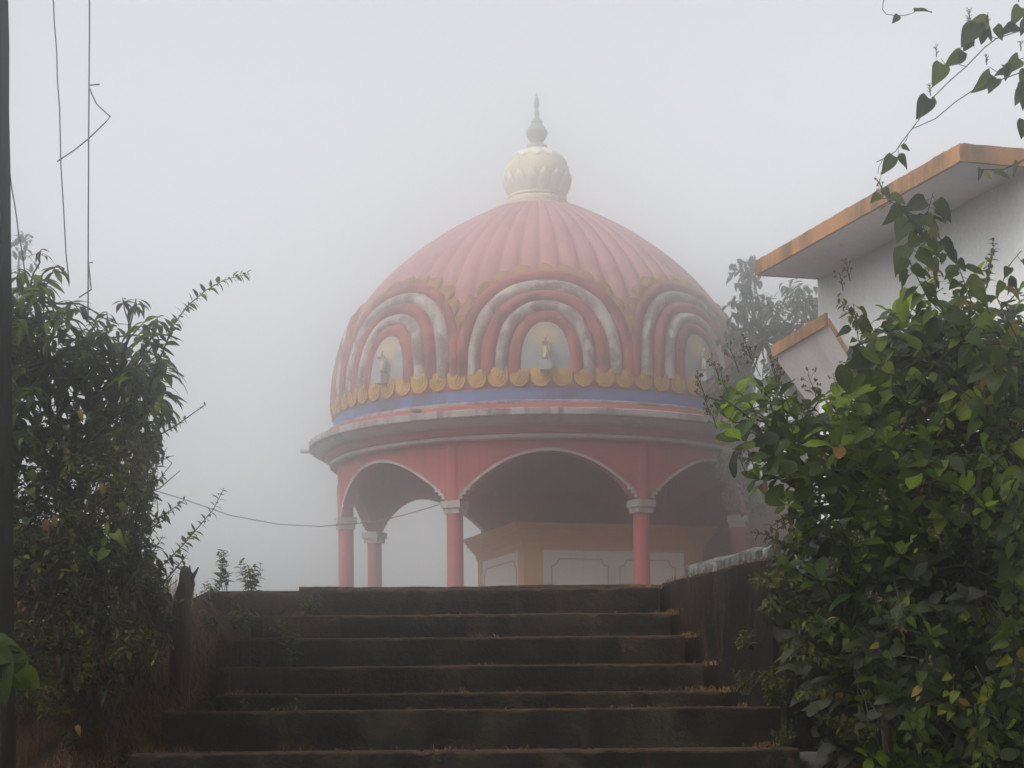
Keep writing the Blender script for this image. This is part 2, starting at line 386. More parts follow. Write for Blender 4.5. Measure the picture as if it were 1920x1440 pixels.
# dense smooth profile (r as function of h, smoothed)
hh = np.array([p[1] for p in prof]); rr_ = np.array([p[0] for p in prof])
hs_ = np.linspace(hh[0], hh[-1], 60); rs_ = np.interp(hs_, hh, rr_)
for _ in range(6):
    rs2 = rs_.copy(); rs2[1:-1] = (rs_[:-2]+2*rs_[1:-1]+rs_[2:])/4; rs_ = rs2
def dome_r(h): return float(np.interp(h, hs_, rs_))
def dome_n(h):
    d = (dome_r(h+.03)-dome_r(h-.03))/.06; L = math.hypot(1, d); return (1/L, -d/L)   # outward normal in (r,h)
NRIB = 56
def rib(a, h, j):
    k_ = min(1, max(0, (h-7.5)/.5)); return 1+k_*(.030*abs(math.sin(a*NRIB/2))**.6-.022)
dome = MB().lathe(list(zip(rs_, hs_)), NRIB*8, mod=rib).build('dome', M['red_dome_hazed'], pav, smooth=True)
MB().lathe([(r-.22, h-.1) for r,h in zip(rs_, hs_)][::2]+[(0.02, hs_[-1]-.1)], 72).build('dome_soffit', M['inside'], pav, smooth=True)
MB().lathe([(4.66,6.0),(4.66,7.05)], 72).build('drum_lining', M['inside'], pav, smooth=True)
HT = hs_[-1]
# petals of the yellow band
NP = 67; NN = 8; A0 = R(.8)
def u_outline(wd, top, bot, n=14):
    c_ = bot+wd*1.0
    pts = [(-wd, top), (-wd, min(top-.01, c_+.02))]
    pts += [(-wd*math.cos(math.pi*i/n), max(bot, c_-(c_-bot)*math.sin(math.pi*i/n))) for i in range(n+1)][0:]
    pts += [(wd, min(top-.01, c_+.02)), (wd, top)]
    return pts
def plate(m, outline, y0, y1):
    n = len(outline)
    vs = [(x,y0,z) for x,z in outline]+[(x*.97,y1,z+(0.0)) for x,z in outline]
    m.add(vs, [tuple(range(n, 2*n))]+[(i,(i+1)%n,n+(i+1)%n,n+i) for i in range(n)])
pm = MB()
plate(pm, u_outline(.220,.40,0,12), .06, -.03)
plate(pm, u_outline(.165,.37,.065,10), -.03, -.048)
plate(pm, u_outline(.105,.34,.135,8), -.048, -.068)
plate(pm, u_outline(.05,.30,.20,6), -.068, -.088)
petm = pm.mesh('band_petal', M['yellow'], auto=40)
band = ring('petal_band', [(4.80,7.137),(4.972,7.137),(4.985,7.56),(4.80,7.56)], M['red_band'])
for i in range(NP):
    a = (i-.22)*2*math.pi/NP+A0; o = link('petal', petm, band, pt(5.0, a, 7.165)); o.rotation_euler = (R(-1+random.uniform(-1.2,1.2)), R(random.uniform(-1.5,1.5)), a); o.scale = (random.uniform(.97,1.04), random.uniform(.7,1.2), random.uniform(.95,1.05))
# niches
def niche_xy(t, hw, ytop, ybot=700):
    """super-elliptic arch in photo pixels about the niche axis, t in [-1,1]"""
    b = ybot-ytop; ang = (1-abs(t))*math.pi/2
    x = hw*abs(math.cos(ang))**(2/2.3); v = b*abs(math.sin(ang))**(2/2.6)
    return math.copysign(x, t), ybot-v
def on_dome(xp, yp, off):
    h = 8.0
    for _ in range(12):
        r = dome_r(h); z = D-r; h = (HORIZON-yp)*z/F
    r = dome_r(h); a = math.asin(max(-1, min(1, xp*(D-r*.97)/F/max(r,.5))))
    nr, nh = dome_n(h); return pt(r+nr*off, a, h+nh*off)
def band_mesh(w0, w1, y0, y1, mat, name):
    """half-round rib between inner (w0,y0) and outer (w1,y1) arch lines"""
    m = MB(); T = 61; S = 9; vs = []
    for i in range(T):
        t = -1+2*i/(T-1)
        xi, yi = niche_xy(t, w0, y0); xo, yo = niche_xy(t, w1, y1)
        for s in range(S):
            u = s/(S-1); bul = math.sin(math.pi*u)**.6
            vs.append(on_dome(xi+(xo-xi)*u, yi+(yo-yi)*u, -.03+.15*bul))
    fs = [(i*S+s, (i+1)*S+s, (i+1)*S+s+1, i*S+s+1) for i in range(T-1) for s in range(S-1)]
    return m.add(vs, fs).mesh(name, mat, smooth=True)
bands = [(44,70,608,584,'red_band'),(70,95,584,565,'white_band'),(95,121,565,546,'red_band'),(121,146,546,527,'white_band'),(146,170,527,511,'red_band')]
bmesh_ = [band_mesh(a-1.5,b+1.5,c_+1.5,d_-1.5,M[mt],'arch_band') for a,b,c_,d_,mt in bands]
# painted panel: pale blue with a warm halo
k = NT('niche_painting', .85, .15)
sep = k.n('ShaderNodeVectorMath', operation='DISTANCE'); k.l(k.tc.outputs['Object'], sep.inputs[0]); hc = on_dome(0, 634, 0); sep.inputs[1].default_value = hc
c = k.mix(k.ramp(k.noise(3, 5, .7), .3, .7), (.20,.25,.30), (.31,.34,.35))
hal = k.n('ShaderNodeMath', operation='ADD'); k.l(sep.outputs['Value'], hal.inputs[0]); nz = k.n('ShaderNodeMath', operation='MULTIPLY'); k.l(k.noise(6), nz.inputs[0]); nz.inputs[1].default_value = .1; k.l(nz.outputs[0], hal.inputs[1])
c = k.mix(k.ramp(hal.outputs[0], .26, .46), (.40,.30,.20), c); c = k.mix(k.ramp(sep.outputs['Value'], .08, .30), (.40,.37,.22), c); k.col(c); M['painting'] = k.m
m = MB(); T = 41; vs = []
for i in range(T):
    t = -1+2*i/(T-1); x, y = niche_xy(t, 47, 605)
    for s in range(7): u = s/6; vs.append(on_dome(x*u, 702+(y-702)*u if False else y*u+702*(1-u), .055))
m.add(vs, [(i*7+s, (i+1)*7+s, (i+1)*7+s+1, i*7+s+1) for i in range(T-1) for s in range(6)])
panm = m.mesh('niche_panel', M['painting'], smooth=True)
M['painting_plain'] = paint('pedestal_paint', (.34,.38,.42), (.15,.15,.15), .6, 2)
# fringe of rounded lobes round the outer rib
frm = []
arc = []
T = 400; prev = None; L = 0
for i in range(T+1):
    t = -1+2*i/T; x,y = niche_xy(t, 172, 507)
    if prev: L += math.hypot(x-prev[0], y-prev[1])
    prev = (x,y); arc.append((L, t))
pedm = MB().box(-.13,.13,-.30,.02,0,.22).mesh('pedestal', M['painting_plain'])
for i in range(NN):
    ang = A0+i*2*math.pi/NN
    ni = link('niche', panm, pav); ni.rotation_euler.z = ang
    for bm_ in bmesh_: link('arch_band', bm_, ni)
    if i == 0:
        nl = 15
        for q in range(nl):
            l0 = L*(q+.04)/nl; l1 = L*(q+.96)/nl
            # arch line between l0 and l1 then bulge outwards
            vs = []; Sg = 9
            ts = [np.interp(l0+(l1-l0)*e/(Sg-1), [a_ for a_,_ in arc], [b_ for _,b_ in arc]) for e in range(Sg)]
            for e, t in enumerate(ts):
                xi, yi = niche_xy(t, 164, 515); xo, yo = niche_xy(t, 184, 492)
                if abs(xo) > 168 and False: pass
                bulge = math.sqrt(max(0, 1-((e/(Sg-1))*2-1)**2))*.75+.25
                for s in range(4):
                    u = s/3*bulge; vs.append(on_dome(xi+(xo-xi)*u, yi+(yo-yi)*u, (.07,.085,.08,-.02)[s]))
            mm = MB().add(vs, [(e*4+s,(e+1)*4+s,(e+1)*4+s+1,e*4+s+1) for e in range(Sg-1) for s in range(3)])
            if 2 <= q <= nl-3: frm.append(mm.mesh('fringe_lobe', M['yellow_fringe'], smooth=True))
    for fm in frm: link('fringe_lobe', fm, ni)
    pb_ = on_dome(0, 694, 0)
    if i in (0, 1, NN-1): link('pedestal', pedm, ni, (pb_.x, pb_.y, pb_.z-.04))
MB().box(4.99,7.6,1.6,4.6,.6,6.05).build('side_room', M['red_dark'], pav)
# neck, lotus bulb and finial
axo = -.0
def px_prof(lst): return [(w_*D/F, ((HORIZON-y)-.4)*D/F) for w_, y in lst]
neck = px_prof([(90,405),(90,402),(72,397),(66,393),(57,390),(57,388)])
MB().lathe(neck, 72).build('neck', M['cream'], pav, auto=40)
ringp = px_prof([(50,389),(57,388),(58.5,384),(57,379),(53,376),(55,373),(53,369),(50,369)])
MB().lathe(ringp, 72).build('collar', M['cream'], pav, auto=50)
bulbp = px_prof([(50,369),(54,362),(60,350),(63,340),(62.5,330),(60,320),(54,305),(47,296),(39,290),(29,285),(22,282)])
bulb = MB().lathe(bulbp, 72).build('lotus_bulb', M['bulb'], pav, smooth=True)
bh = [p[1] for p in bulbp]; br = [p[0] for p in bulbp]
def bulb_r(h): return float(np.interp(h, bh, br))
def bulb_petal(h0, h1, hwmax, up=True, n=9, th=.03):
    m = MB(); vs = []
    for i in range(n):
        t = i/(n-1); h = h0+(h1-h0)*t
        w_ = hwmax*(math.sin(math.pi*min(1, t*.62+.30))**.8 if t < .999 else .02)*(1 if t < .999 else 1)
        if t > .75: w_ = hwmax*max(.02, (1-t)/.25)*.75
        for s in range(5):
            u = -1+s/2; r = bulb_r(h)+th*(1-.6*abs(u)**2)-.005*(t > .99); a = u*w_/bulb_r(h); vs.append(pt(r, a, h))
    return m.add(vs, [(i*5+s,i*5+s+1,(i+1)*5+s+1,(i+1)*5+s) for i in range(n-1) for s in range(4)])
hy = lambda y: ((HORIZON-y)-.4)*D/F
lp = bulb_petal(hy(369), hy(331), .15, th=.045).mesh('lotus_petal', M['petal_white'], smooth=True)
up_ = bulb_petal(hy(284), hy(306), .16, th=.04).mesh('crown_petal', M['petal_white'], smooth=True)
for i in range(16):
    o = link('lotus_petal', lp, bulb); o.rotation_euler.z = 2*math.pi*(i+.5)/16
for i in range(12):
    o = link('crown_petal', up_, bulb); o.rotation_euler.z = 2*math.pi*i/12
fin = px_prof([(22,283),(21,279),(19.5,274),(12,270),(11,268),(16.5,260),(20,253),(20.7,249),(19,244),(15,239),(10.7,234.5),(10.5,233),(11.6,230),(11,228),(8,226),(4.6,222),(4,219),(5.4,214),(5.4,211.5),(3.2,207),(3.3,204),(4.4,201.5),(5.4,195),(4.6,190),(3,184),(1.3,177),(.3,172)])
MB().lathe(fin, 32).build('finial', M['metal'], pav, smooth=True)

# ------------------------------------------------------------------ shrine inside
u_, v_ = Vector((.955,.297)), Vector((-.297,.955))
q0 = Vector((.33, 44.05)); Zs = 0
def sh(a, b): p = q0+u_*a+v_*b; return (p.x-XC, p.y-D)
shr = thing('inner_shrine', 'pale shrine with ochre cornice and corner pilaster inside the pavilion', 'shrine', (XC, D, FLOOR))
poly = lambda o: [sh(-o,-o), sh(4.55+o,-o), sh(4.55+o,2.4+o), sh(3.0+o,3.85+o), sh(-o,3.85+o)]
CT = P(978,980,43.9).z-FLOOR
MB().prism(poly(0), 0, CT-.08).build('wall', M['shrine_wall'], shr)
m = MB()
lv = [(.04,CT-.62,CT-.56),(.07,CT-.555,CT-.44),(.11,CT-.435,CT-.38),(.15,CT-.375,CT-.31),(.20,CT-.305,CT-.24),(.25,CT-.235,CT-.15),(.30,CT-.145,CT-.08),(.33,CT-.075,CT)]
cor = None
for o_, z0, z1 in lv:
    x = MB().prism(poly(o_), z0, z1).build('cornice_course', M['ochre'] if o_ > .05 else M['ochre_light'], shr)
pl = MB(); pl.prism([sh(-.03,-.03),sh(.46,-.03),sh(.46,.1),sh(.1,.1),sh(.1,.42),sh(-.03,.42)], 0, CT-.625).build('pilaster', M['ochre_light'], shr)
pl = MB(); pl.prism([sh(4.10,-.03),sh(4.58,-.03),sh(4.58,.4),sh(4.45,.4),sh(4.45,.1),sh(4.10,.1)], 0, CT-.625).build('pilaster', M['ochre_light'], shr)
pl = MB(); pl.prism([sh(-.03,3.55),sh(.1,3.55),sh(.1,3.88),sh(-.03,3.88)], 0, CT-.625).build('pilaster', M['ochre_light'], shr)
def panel_moulding(base, along, w0, w1, z0, z1, nrm_):
    rr0 = .17; pts = []
    def arcp(cx, cz, a0, a1): return [(cx+rr0*math.cos(a0+(a1-a0)*i/6), cz+rr0*math.sin(a0+(a1-a0)*i/6)) for i in range(7)]
    pts += arcp(w0, z1, 0-math.pi/2, 0) if False else []
    loop = [(w0, z0)] + [(w0, z1-rr0)] + arcp(w0, z1, -math.pi/2, 0)[1:] + arcp(w1, z1, math.pi, 1.5*math.pi) + [(w1, z0)]
    P3 = []
    for a, z in loop:
        p = base+along*a+nrm_*.012; P3.append((p.x-XC, p.y-D, z))
    return MB().tube(P3, .017, 5, cap=False)
for w0, w1 in ((.68, 2.12), (2.42, 3.86)):
    panel_moulding(q0, u_, w0, w1, .2, CT-.83, -v_).build('panel_moulding', M['ochre'], shr)
panel_moulding(q0, v_, .62, 3.35, .2, CT-.83, -u_).build('panel_moulding', M['ochre'], shr)

# ------------------------------------------------------------------ house on the right
M['house_wall'] = paint('house_wall_paint', (.66,.66,.65), (.22,.19,.18), .3, .9, fade=.05)
M['house_soffit'] = paint('house_soffit_paint', (.66,.61,.60), (.34,.20,.16), .4, 1.2, fade=.06)
M['fascia'] = paint('orange_fascia_paint', (.34,.15,.042), (.04,.03,.022), .92, 2.2, fade=.3, lo=.42)
M['roof_top'] = paint('roof_concrete', (.12,.11,.10), (.03,.03,.028), .8, 1.5)
A3, B3 = P(1800,268,14.0), P(1415,489,17.6); HTOP = A3.z; HBOT = HTOP-.135
Axy, Bxy = Vector((A3.x,14.0)), Vector((B3.x,17.6)); e1 = (Bxy-Axy).normalized(); e2 = Vector((-e1.y, e1.x))
if e2.x < 0: e2 = -e2
house = thing('house', 'white house with flat roof slab and weathered orange roof edge at right', 'house', (Axy.x, Axy.y, TERR))
hz = Vector((Axy.x, Axy.y, TERR)); LEN = (Bxy-Axy).length
def hp(a, b): p = Axy+e1*a+e2*b; return (p.x-hz.x, p.y-hz.y)
T0 = HTOP-TERR; B0 = HBOT-TERR
MB().prism([hp(.03,.03),hp(LEN-.03,.03),hp(LEN-.03,6),hp(.03,6)], B0+.005, T0-.01).build('roof_slab', M['house_soffit'], house)
f_ = MB()
def edge_board(a0,b0,a1,b1,n,seed):
    r = random.Random(seed); m = MB(); vs = []
    for i in range(n+1):
        t = i/n; a = a0+(a1-a0)*t; b = b0+(b1-b0)*t; j = r.uniform(-.003,.004)+(.004 if r.random() < .1 else 0); lo = r.uniform(-.002,.002)
        if a0 == a1: o = .03 if a0 == 0 else -.03; q = [hp(a,b), hp(a+o,b)]
        else: q = [hp(a,b), hp(a,b+.03)]
        vs += [(*q[0],B0+lo), (*q[0],T0+j), (*q[1],T0+j), (*q[1],B0+lo)]
    m.add(vs, [(4*i+s,4*i+4+s,4*i+4+(s+1)%4,4*i+(s+1)%4) for i in range(n) for s in range(4)]+[(0,1,2,3),(4*n+3,4*n+2,4*n+1,4*n)])
    return m
edge_board(0,0,LEN,0,60,1).build('roof_edge', M['fascia'], house)
edge_board(0,.031,0,6,60,2).build('roof_edge', M['fascia'], house)
edge_board(LEN,.031,LEN,6,60,3).build('roof_edge', M['fascia'], house)
MB().prism([hp(.12,.66),hp(LEN-.0,.66),hp(LEN-.0,5.6),hp(.12,5.6)], 0, B0+.004).build('wall', M['house_wall'], house)
# tilted sunshade past the far corner, and the low wing below it
Cn, Dn = P(1553,588,16.6), P(1452,650,18.2); hcv = (Cn.z+Dn.z)/2
Ci, Di = P(1640,732,16.65), P(1541,772,18.1)
def rel(p): return Vector((p.x-hz.x, p.y-hz.y, p.z-hz.z))
c0,c1,c2,c3 = rel(Cn), rel(Dn), rel(Di), rel(Ci); dn = Vector((0,0,-.10))
MB().add([c0,c1,c2,c3,c0+dn,c1+dn,c2+dn,c3+dn],[(0,3,2,1),(4,5,6,7),(1,2,6,5),(2,3,7,6),(3,0,4,7),(0,1,5,4)]).build('sunshade', M['house_soffit'], house)
def rail(a, b, th, hgt, off):
    a = a+off; b = b+off; d = (b-a).normalized(); s = d.cross(Vector((0,0,1))).normalized()*th; z = Vector((0,0,hgt))
    return MB().add([a,b,b+s,a+s,a+z,b+z,b+s+z,a+s+z],[(0,1,2,3),(7,6,5,4),(0,4,5,1),(1,5,6,2),(2,6,7,3),(3,7,4,0)])
rail(c0,c1,-.025,.115,Vector((-.004,0,-.108))).build('sunshade_edge', M['fascia'], house)
rail(c0,c3,.025,.06,Vector((.0,-.006,-.104))).build('sunshade_edge', M['fascia'], house)
rail(c1,c2,-.025,.06,Vector((.0,.0,-.104))).build('sunshade_edge', M['fascia'], house)
wg = [(3.38-hz.x,18.1-hz.y),(3.38-hz.x,20.3-hz.y),(8-hz.x,20.3-hz.y),(8-hz.x,18.1-hz.y)]
MB().prism(wg, 0, 3.30-TERR+.1).build('wing_wall', M['house_wall'], house)

# ------------------------------------------------------------------ statues in the niches
k = NT('statue_paint', .6, .3)
c = k.mix(k.ramp(k.noise(14, 4, .6), .44, .54), (.55,.52,.42), (.14,.09,.055)); c = k.mix(k.ramp(k.noise(30, 3, .6), .52, .6), c, (.07,.045,.03)); k.col(c); M['statue'] = k.m
M['statue_cloth'] = paint('statue_cloth_paint', (.50,.46,.30), (.20,.09,.06), .9, 9, fade=.25, lo=.45, vs=.6)
M['skin_paint'] = paint('statue_skin_paint', (.42,.30,.22), (.2,.12,.1), .3, 5, fade=.1)
def skin_mesh(name, verts, edges, radii, mat, sub=2):
    me = bpy.data.meshes.new(name); me.from_pydata(verts, edges, []); me.update()
    o = bpy.data.objects.new(name, me); C.objects.link(o)
    md = o.modifiers.new('skin', 'SKIN'); md.use_smooth_shade = True
    for i, r in enumerate(radii): me.skin_vertices[0].data[i].radius = r if hasattr(r, '__len__') else (r, r)
    me.skin_vertices[0].data[0].use_root = True
    s = o.modifiers.new('sub', 'SUBSURF'); s.levels = s.render_levels = sub
    dg = bpy.context.evaluated_depsgraph_get(); dg.update()
    nm = bpy.data.meshes.new_from_object(o.evaluated_get(dg)); nm.name = name
    bpy.data.objects.remove(o); nm.materials.clear(); nm.materials.append(mat); nm.shade_smooth(); return nm
#  standing figure, arms bent to hold a long instrument across the chest (0.52 m high)
fv = [(0,0,.27),(0,0,.33),(0,0,.385),(0,-.005,.42),(0,-.01,.455),(0,-.012,.49),
      (.065,0,.385),(.115,-.02,.315),(.055,-.085,.315),(-.065,0,.385),(-.125,-.02,.335),(-.06,-.085,.37),
      (.028,0,.20),(.030,-.005,.11),(.028,0,.02),(.034,-.03,.008),(-.028,0,.20),(-.030,-.005,.11),(-.030,0,.02),(-.036,-.03,.008)]
fe = [(0,1),(1,2),(2,3),(3,4),(4,5),(2,6),(6,7),(7,8),(2,9),(9,10),(10,11),(0,12),(12,13),(13,14),(14,15),(0,16),(16,17),(17,18),(18,19)]
fr = [(.045,.032),(.042,.03),(.05,.032),.018,.032,.022,.022,.018,.013,.022,.018,.013,.03,.024,.015,.014,.03,.024,.015,.014]
figm = skin_mesh('figure', fv, fe, fr, M['statue'])
skirt = MB().lathe([(.046,.285),(.056,.24),(.060,.17),(.058,.10),(.066,.045),(.06,.045)], 20, mod=lambda a,h,j: 1+.07*math.sin(a*7+h*9)).mesh('robe', M['statue_cloth'], smooth=True)
scarf = MB().tube([(.06,-.03,.37),(.085,-.04,.27),(.10,-.03,.18),(.095,-.02,.10)], [.014,.026,.024,.012], 6).mesh('sash', M['statue_cloth'], smooth=True)
crown = MB().lathe([(.030,.468),(.034,.48),(.027,.50),(.018,.52),(.004,.54)], 14).mesh('crown', M['yellow'], smooth=True)
instr = MB().tube([(-.10,-.085,.40),(.10,-.085,.345),(.125,-.085,.338)], [.008,.008,.016], 6).mesh('instrument', M['metal'], smooth=True)
basem = MB().prism([(-.07,-.07),(.07,-.07),(.07,.06),(-.07,.06)], -.02, .012).mesh('base', M['red'])
for i, lab in ((0,'small painted statue standing in the front niche of the dome'),(NN-1,'small painted statue in the dome niche over the left arch'),(1,'small painted statue in the dome niche behind the leafy shrub')):
    ang = A0+i*2*math.pi/NN; pb_ = on_dome(0, 694, 0)
    pos = Matrix.Rotation(ang, 3, 'Z') @ Vector((pb_.x, pb_.y-.14, pb_.z+.19))
    s = thing('statue', lab, 'statue', Vector((XC, D, 0))+pos, group='statues in the dome niches', rz=ang)
    for nm_, me_ in (('figure',figm),('robe',skirt),('sash',scarf),('crown',crown),('instrument',instr),('base',basem)): link(nm_, me_, s)

# ------------------------------------------------------------------ pole and wires
k = NT('pole_concrete', .95, .1)
c = k.mix(k.ramp(k.noise(6, 6, .7, (1,1,.3)), .35, .65), (.009,.008,.007), (.026,.022,.018))
c = k.mix(k.ramp(k.noise(21, 4, .6), .70, .76), c, (.10,.095,.09)); k.col(c); k.bump(k.noise(40, 6, .7), .6, .01); M['pole'] = k.m
k = NT('old_wire', .6, .4); k.col(k.mix(k.noise(20), (.05,.048,.05), (.08,.075,.075))); M['wire'] = k.m
pr_ = P(27, 1150, 8.17); pt_ = P(16, 0, 8.17)
def pole_part(z0, z1, w0, w1):
    m = MB(); n = 26; vs = []
    for i in range(n+1):
        t = i/n; z = z0+(z1-z0)*t; xr = pr_.x+(pt_.x-pr_.x)*(z-pr_.z)/(pt_.z-pr_.z); wd = w0+(w1-w0)*t
        j = random.uniform(-.0025,.0025); c_ = .02
        for x,y in ((-wd,-.09),(-c_,-.09),(0,-.07),(0,.07),(-c_,.09),(-wd,.09)): vs.append((xr+x+(j if x > -.1 else 0), 8.1+y, z))
    q = 6
    return m.add(vs, [(i*q+a,i*q+(a+1)%q,(i+1)*q+(a+1)%q,(i+1)*q+a) for i in range(n) for a in range(q)]+[tuple(range(q))[::-1], tuple(range(n*q,n*q+q))])
pole = thing('utility_pole', 'dark concrete utility pole at the left edge of the picture', 'pole', (pr_.x, 8.1, -1.8))
pl0 = Vector(pole.location)
local(pole_part(-2.0, 5.2, .25, .20), pl0).build('post', M['pole'], pole, auto=40)
ca = pt_+Vector((.0,.1,1.4))
local(MB().box(pt_.x-.75, pt_.x+.85, 8.03, 8.09, 4.62, 4.72), pl0).build('crossarm', M['pole'], pole)
for dx_ in (.28,.62):
    local(MB().lathe([(.012,4.72),(.03,4.74),(.045,4.78),(.03,4.80),(.045,4.83),(.028,4.86),(.005,4.87)], 16), Vector((0,0,0))).build('insulator', M['white'], pole, smooth=True, loc=(pt_.x+dx_-pl0.x, 8.06-pl0.y, -pl0.z))
def wire(name, label, pts, r=.0028, more=None):
    m = MB(); b = Vector(pts[0]); m.tube([Vector(p)-b for p in pts], r, 6); o = m.build(name, M['wire'], None, smooth=True, loc=b); tag(o, label, 'wire', 'loose wires hanging beside the pole')
    for nm_, q in (more or []): MB().tube([Vector(p)-b for p in q], r*.95, 6).build(nm_, M['wire'], o, smooth=True)
    return o
def wob(p0, p1, n=16, a=.004): return [p0.lerp(p1, i/n)+Vector((random.uniform(-a,a),random.uniform(-a,a),0)) for i in range(n+1)]
ztop = 4.70
def up_to(px0, py0, px1, py1, Z):
    a, b = P(px0,py0,Z), P(px1,py1,Z); t = (ztop-b.z)/(a.z-b.z); return b.lerp(a, t), b
a_, b_ = up_to(100,0,128,530,8.06); wire('hanging_wire', 'thin wavy wire hanging nearest the pole', wob(a_, b_, 22, .005))
a_, b_ = up_to(168,0,165,600,8.06)
wire('hanging_wire', 'straight hanging wire with a bent loose end sticking out', wob(a_, b_, 14, .001), .0032,
     [('bent_end', [P(187,158,8.06),P(166,160,8.05),P(172,176,8.04),P(181,195,8.04),P(207,219,8.04),P(196,231,8.04),P(166,260,8.05),P(140,281,8.06),P(107,303,8.06)]),
      ('bent_end', [P(174,492,8.06),P(166,493,8.05),P(170,535,8.04),P(171,543,8.04),P(160,550,8.05),P(148,558,8.06)])])
wire('hanging_wire', 'short slanting wire end showing just beside the pole', wob(P(14,300,8.25), P(48,520,8.3), 8, .002))
sg = [P(10,820,24.2),P(120,868,26),P(285,918,30),P(350,938,33),P(430,966,36),P(520,983,39),P(600,987,42),P(640,984,42.8),P(705,978,43.2),P(760,965,42),P(805,952,41.3),P(838,941,40.7)]
b = Vector(sg[0]); o = MB().tube([p-b for p in sg], .012, 5).build('supply_cable', M['wire'], None, smooth=True, loc=b); tag(o, 'thin sagging cable running across the fog into the pavilion', 'cable')

# ------------------------------------------------------------------ foliage kit
def leaf_mat(name, cols, rough=.5, trans=.35, spec=.3, tcol=1.6):
    k = NT(name, rough, spec)
    at = k.n('ShaderNodeAttribute', attribute_name='rnd'); oi = k.n('ShaderNodeObjectInfo')
    ad = k.n('ShaderNodeMath', operation='ADD'); k.l(at.outputs['Fac'], ad.inputs[0]); k.l(oi.outputs['Random'], ad.inputs[1])
    fr_ = k.n('ShaderNodeMath', operation='FRACT'); k.l(ad.outputs[0], fr_.inputs[0])
    rp = k.n('ShaderNodeValToRGB'); rp.color_ramp.interpolation = 'LINEAR'; e = rp.color_ramp.elements
    while len(e) < len(cols): e.new(.5)
    for i, (p, c_) in enumerate(cols): e[i].position = p; e[i].color = (*c_, 1)
    k.l(fr_.outputs[0], rp.inputs[0])
    lt = k.n('ShaderNodeAttribute', attribute_name='lt'); ls = k.n('ShaderNodeSeparateXYZ'); k.l(lt.outputs['Vector'], ls.inputs[0])
    vv = k.n('ShaderNodeMath', operation='MULTIPLY_ADD'); k.l(ls.outputs[1], vv.inputs[0]); vv.inputs[1].default_value = 9.0
    uu = k.n('ShaderNodeMath', operation='MULTIPLY'); k.l(ls.outputs[0], uu.inputs[0]); uu.inputs[1].default_value = -1.6; k.l(uu.outputs[0], vv.inputs[2])
    pp = k.n('ShaderNodeMath', operation='PINGPONG'); k.l(vv.outputs[0], pp.inputs[0]); pp.inputs[1].default_value = .5
    vein = k.ramp(pp.outputs[0], .0, .10, (.5,.5,.5,1), (0,0,0,1)); midr = k.ramp(ls.outputs[0], .03, .12, (1,1,1,1), (0,0,0,1))
    vm = k.n('ShaderNodeMath', operation='MAXIMUM'); k.l(vein, vm.inputs[0]); k.l(midr, vm.inputs[1])
    mo = k.ramp(k.noise(45, 4, .7), .3, .75)
    c_ = k.mix(mo, rp.outputs[0], (0,0,0)); mx = k.n('ShaderNodeMix', data_type='RGBA'); mx.inputs[0].default_value = .22
    k.l(rp.outputs[0], mx.inputs[6]); k.l(c_, mx.inputs[7])
    hi = k.n('ShaderNodeVectorMath', operation='MULTIPLY_ADD'); k.l(mx.outputs[2], hi.inputs[0]); hi.inputs[1].default_value = (1.5,1.5,1.5); hi.inputs[2].default_value = (.012,.014,.004)
    m0 = mx; vf = k.n('ShaderNodeMath', operation='MULTIPLY'); k.l(vm.outputs[0], vf.inputs[0]); vf.inputs[1].default_value = .55
    mx = k.n('ShaderNodeMix', data_type='RGBA'); k.l(vf.outputs[0], mx.inputs[0]); k.l(m0.outputs[2], mx.inputs[6]); k.l(hi.outputs[0], mx.inputs[7]); k.col(mx.outputs[2])
    tr = k.n('ShaderNodeBsdfTranslucent'); br_ = k.n('ShaderNodeVectorMath', operation='SCALE'); br_.inputs['Scale'].default_value = tcol
    k.l(mx.outputs[2], br_.inputs[0]); k.l(br_.outputs[0], tr.inputs['Color'])
    ms = k.n('ShaderNodeMixShader'); ms.inputs[0].default_value = trans
    out = k.t.nodes['Material Output']; k.l(k.b.outputs[0], ms.inputs[1]); k.l(tr.outputs[0], ms.inputs[2]); k.l(ms.outputs[0], out.inputs['Surface'])
    return k.m
M['cashew'] = leaf_mat('broad_leaf', [(0,(.010,.019,.003)),(.35,(.026,.046,.004)),(.65,(.060,.100,.006)),(1,(.125,.175,.012))], .55, .48, .2, 2.3)
M['mango'] = leaf_mat('drooping_leaf', [(0,(.011,.017,.003)),(.4,(.026,.038,.005)),(.75,(.054,.073,.009)),(1,(.10,.115,.014))], .55, .40, .2, 2.1)
M['small'] = leaf_mat('small_leaf', [(0,(.018,.022,.004)),(.35,(.042,.053,.007)),(.75,(.080,.096,.012)),(.9,(.11,.10,.02)),(1,(.10,.05,.02))], .65, .40, .2, 2.1)
M['creeper'] = leaf_mat('creeper_leaf', [(0,(.012,.021,.003)),(.5,(.033,.052,.006)),(.85,(.068,.096,.010)),(1,(.13,.125,.013))], .6, .45, .2, 2.2)
M['dry'] = leaf_mat('dry_leaf', [(0,(.018,.011,.007)),(.5,(.040,.022,.011)),(.85,(.075,.036,.016)),(1,(.13,.055,.022))], .8, .2)
M['yellow_leaf'] = leaf_mat('yellow_leaf', [(0,(.15,.075,.014)),(.5,(.18,.125,.022)),(1,(.12,.04,.014))], .6, .4)
M['shaded_leaf'] = leaf_mat('shaded_leaf', [(0,(.006,.008,.003)),(.6,(.012,.017,.004)),(1,(.026,.032,.007))], .65, .2)  # leaf green darkened so its colour carries the shade inside the shrubs
M['far_leaf'] = leaf_mat('far_leaf', [(0,(.02,.035,.012)),(1,(.05,.08,.02))], .6, .3)
M['straw'] = leaf_mat('straw', [(0,(.07,.035,.016)),(.5,(.15,.075,.030)),(1,(.24,.13,.055))], .85, .25)
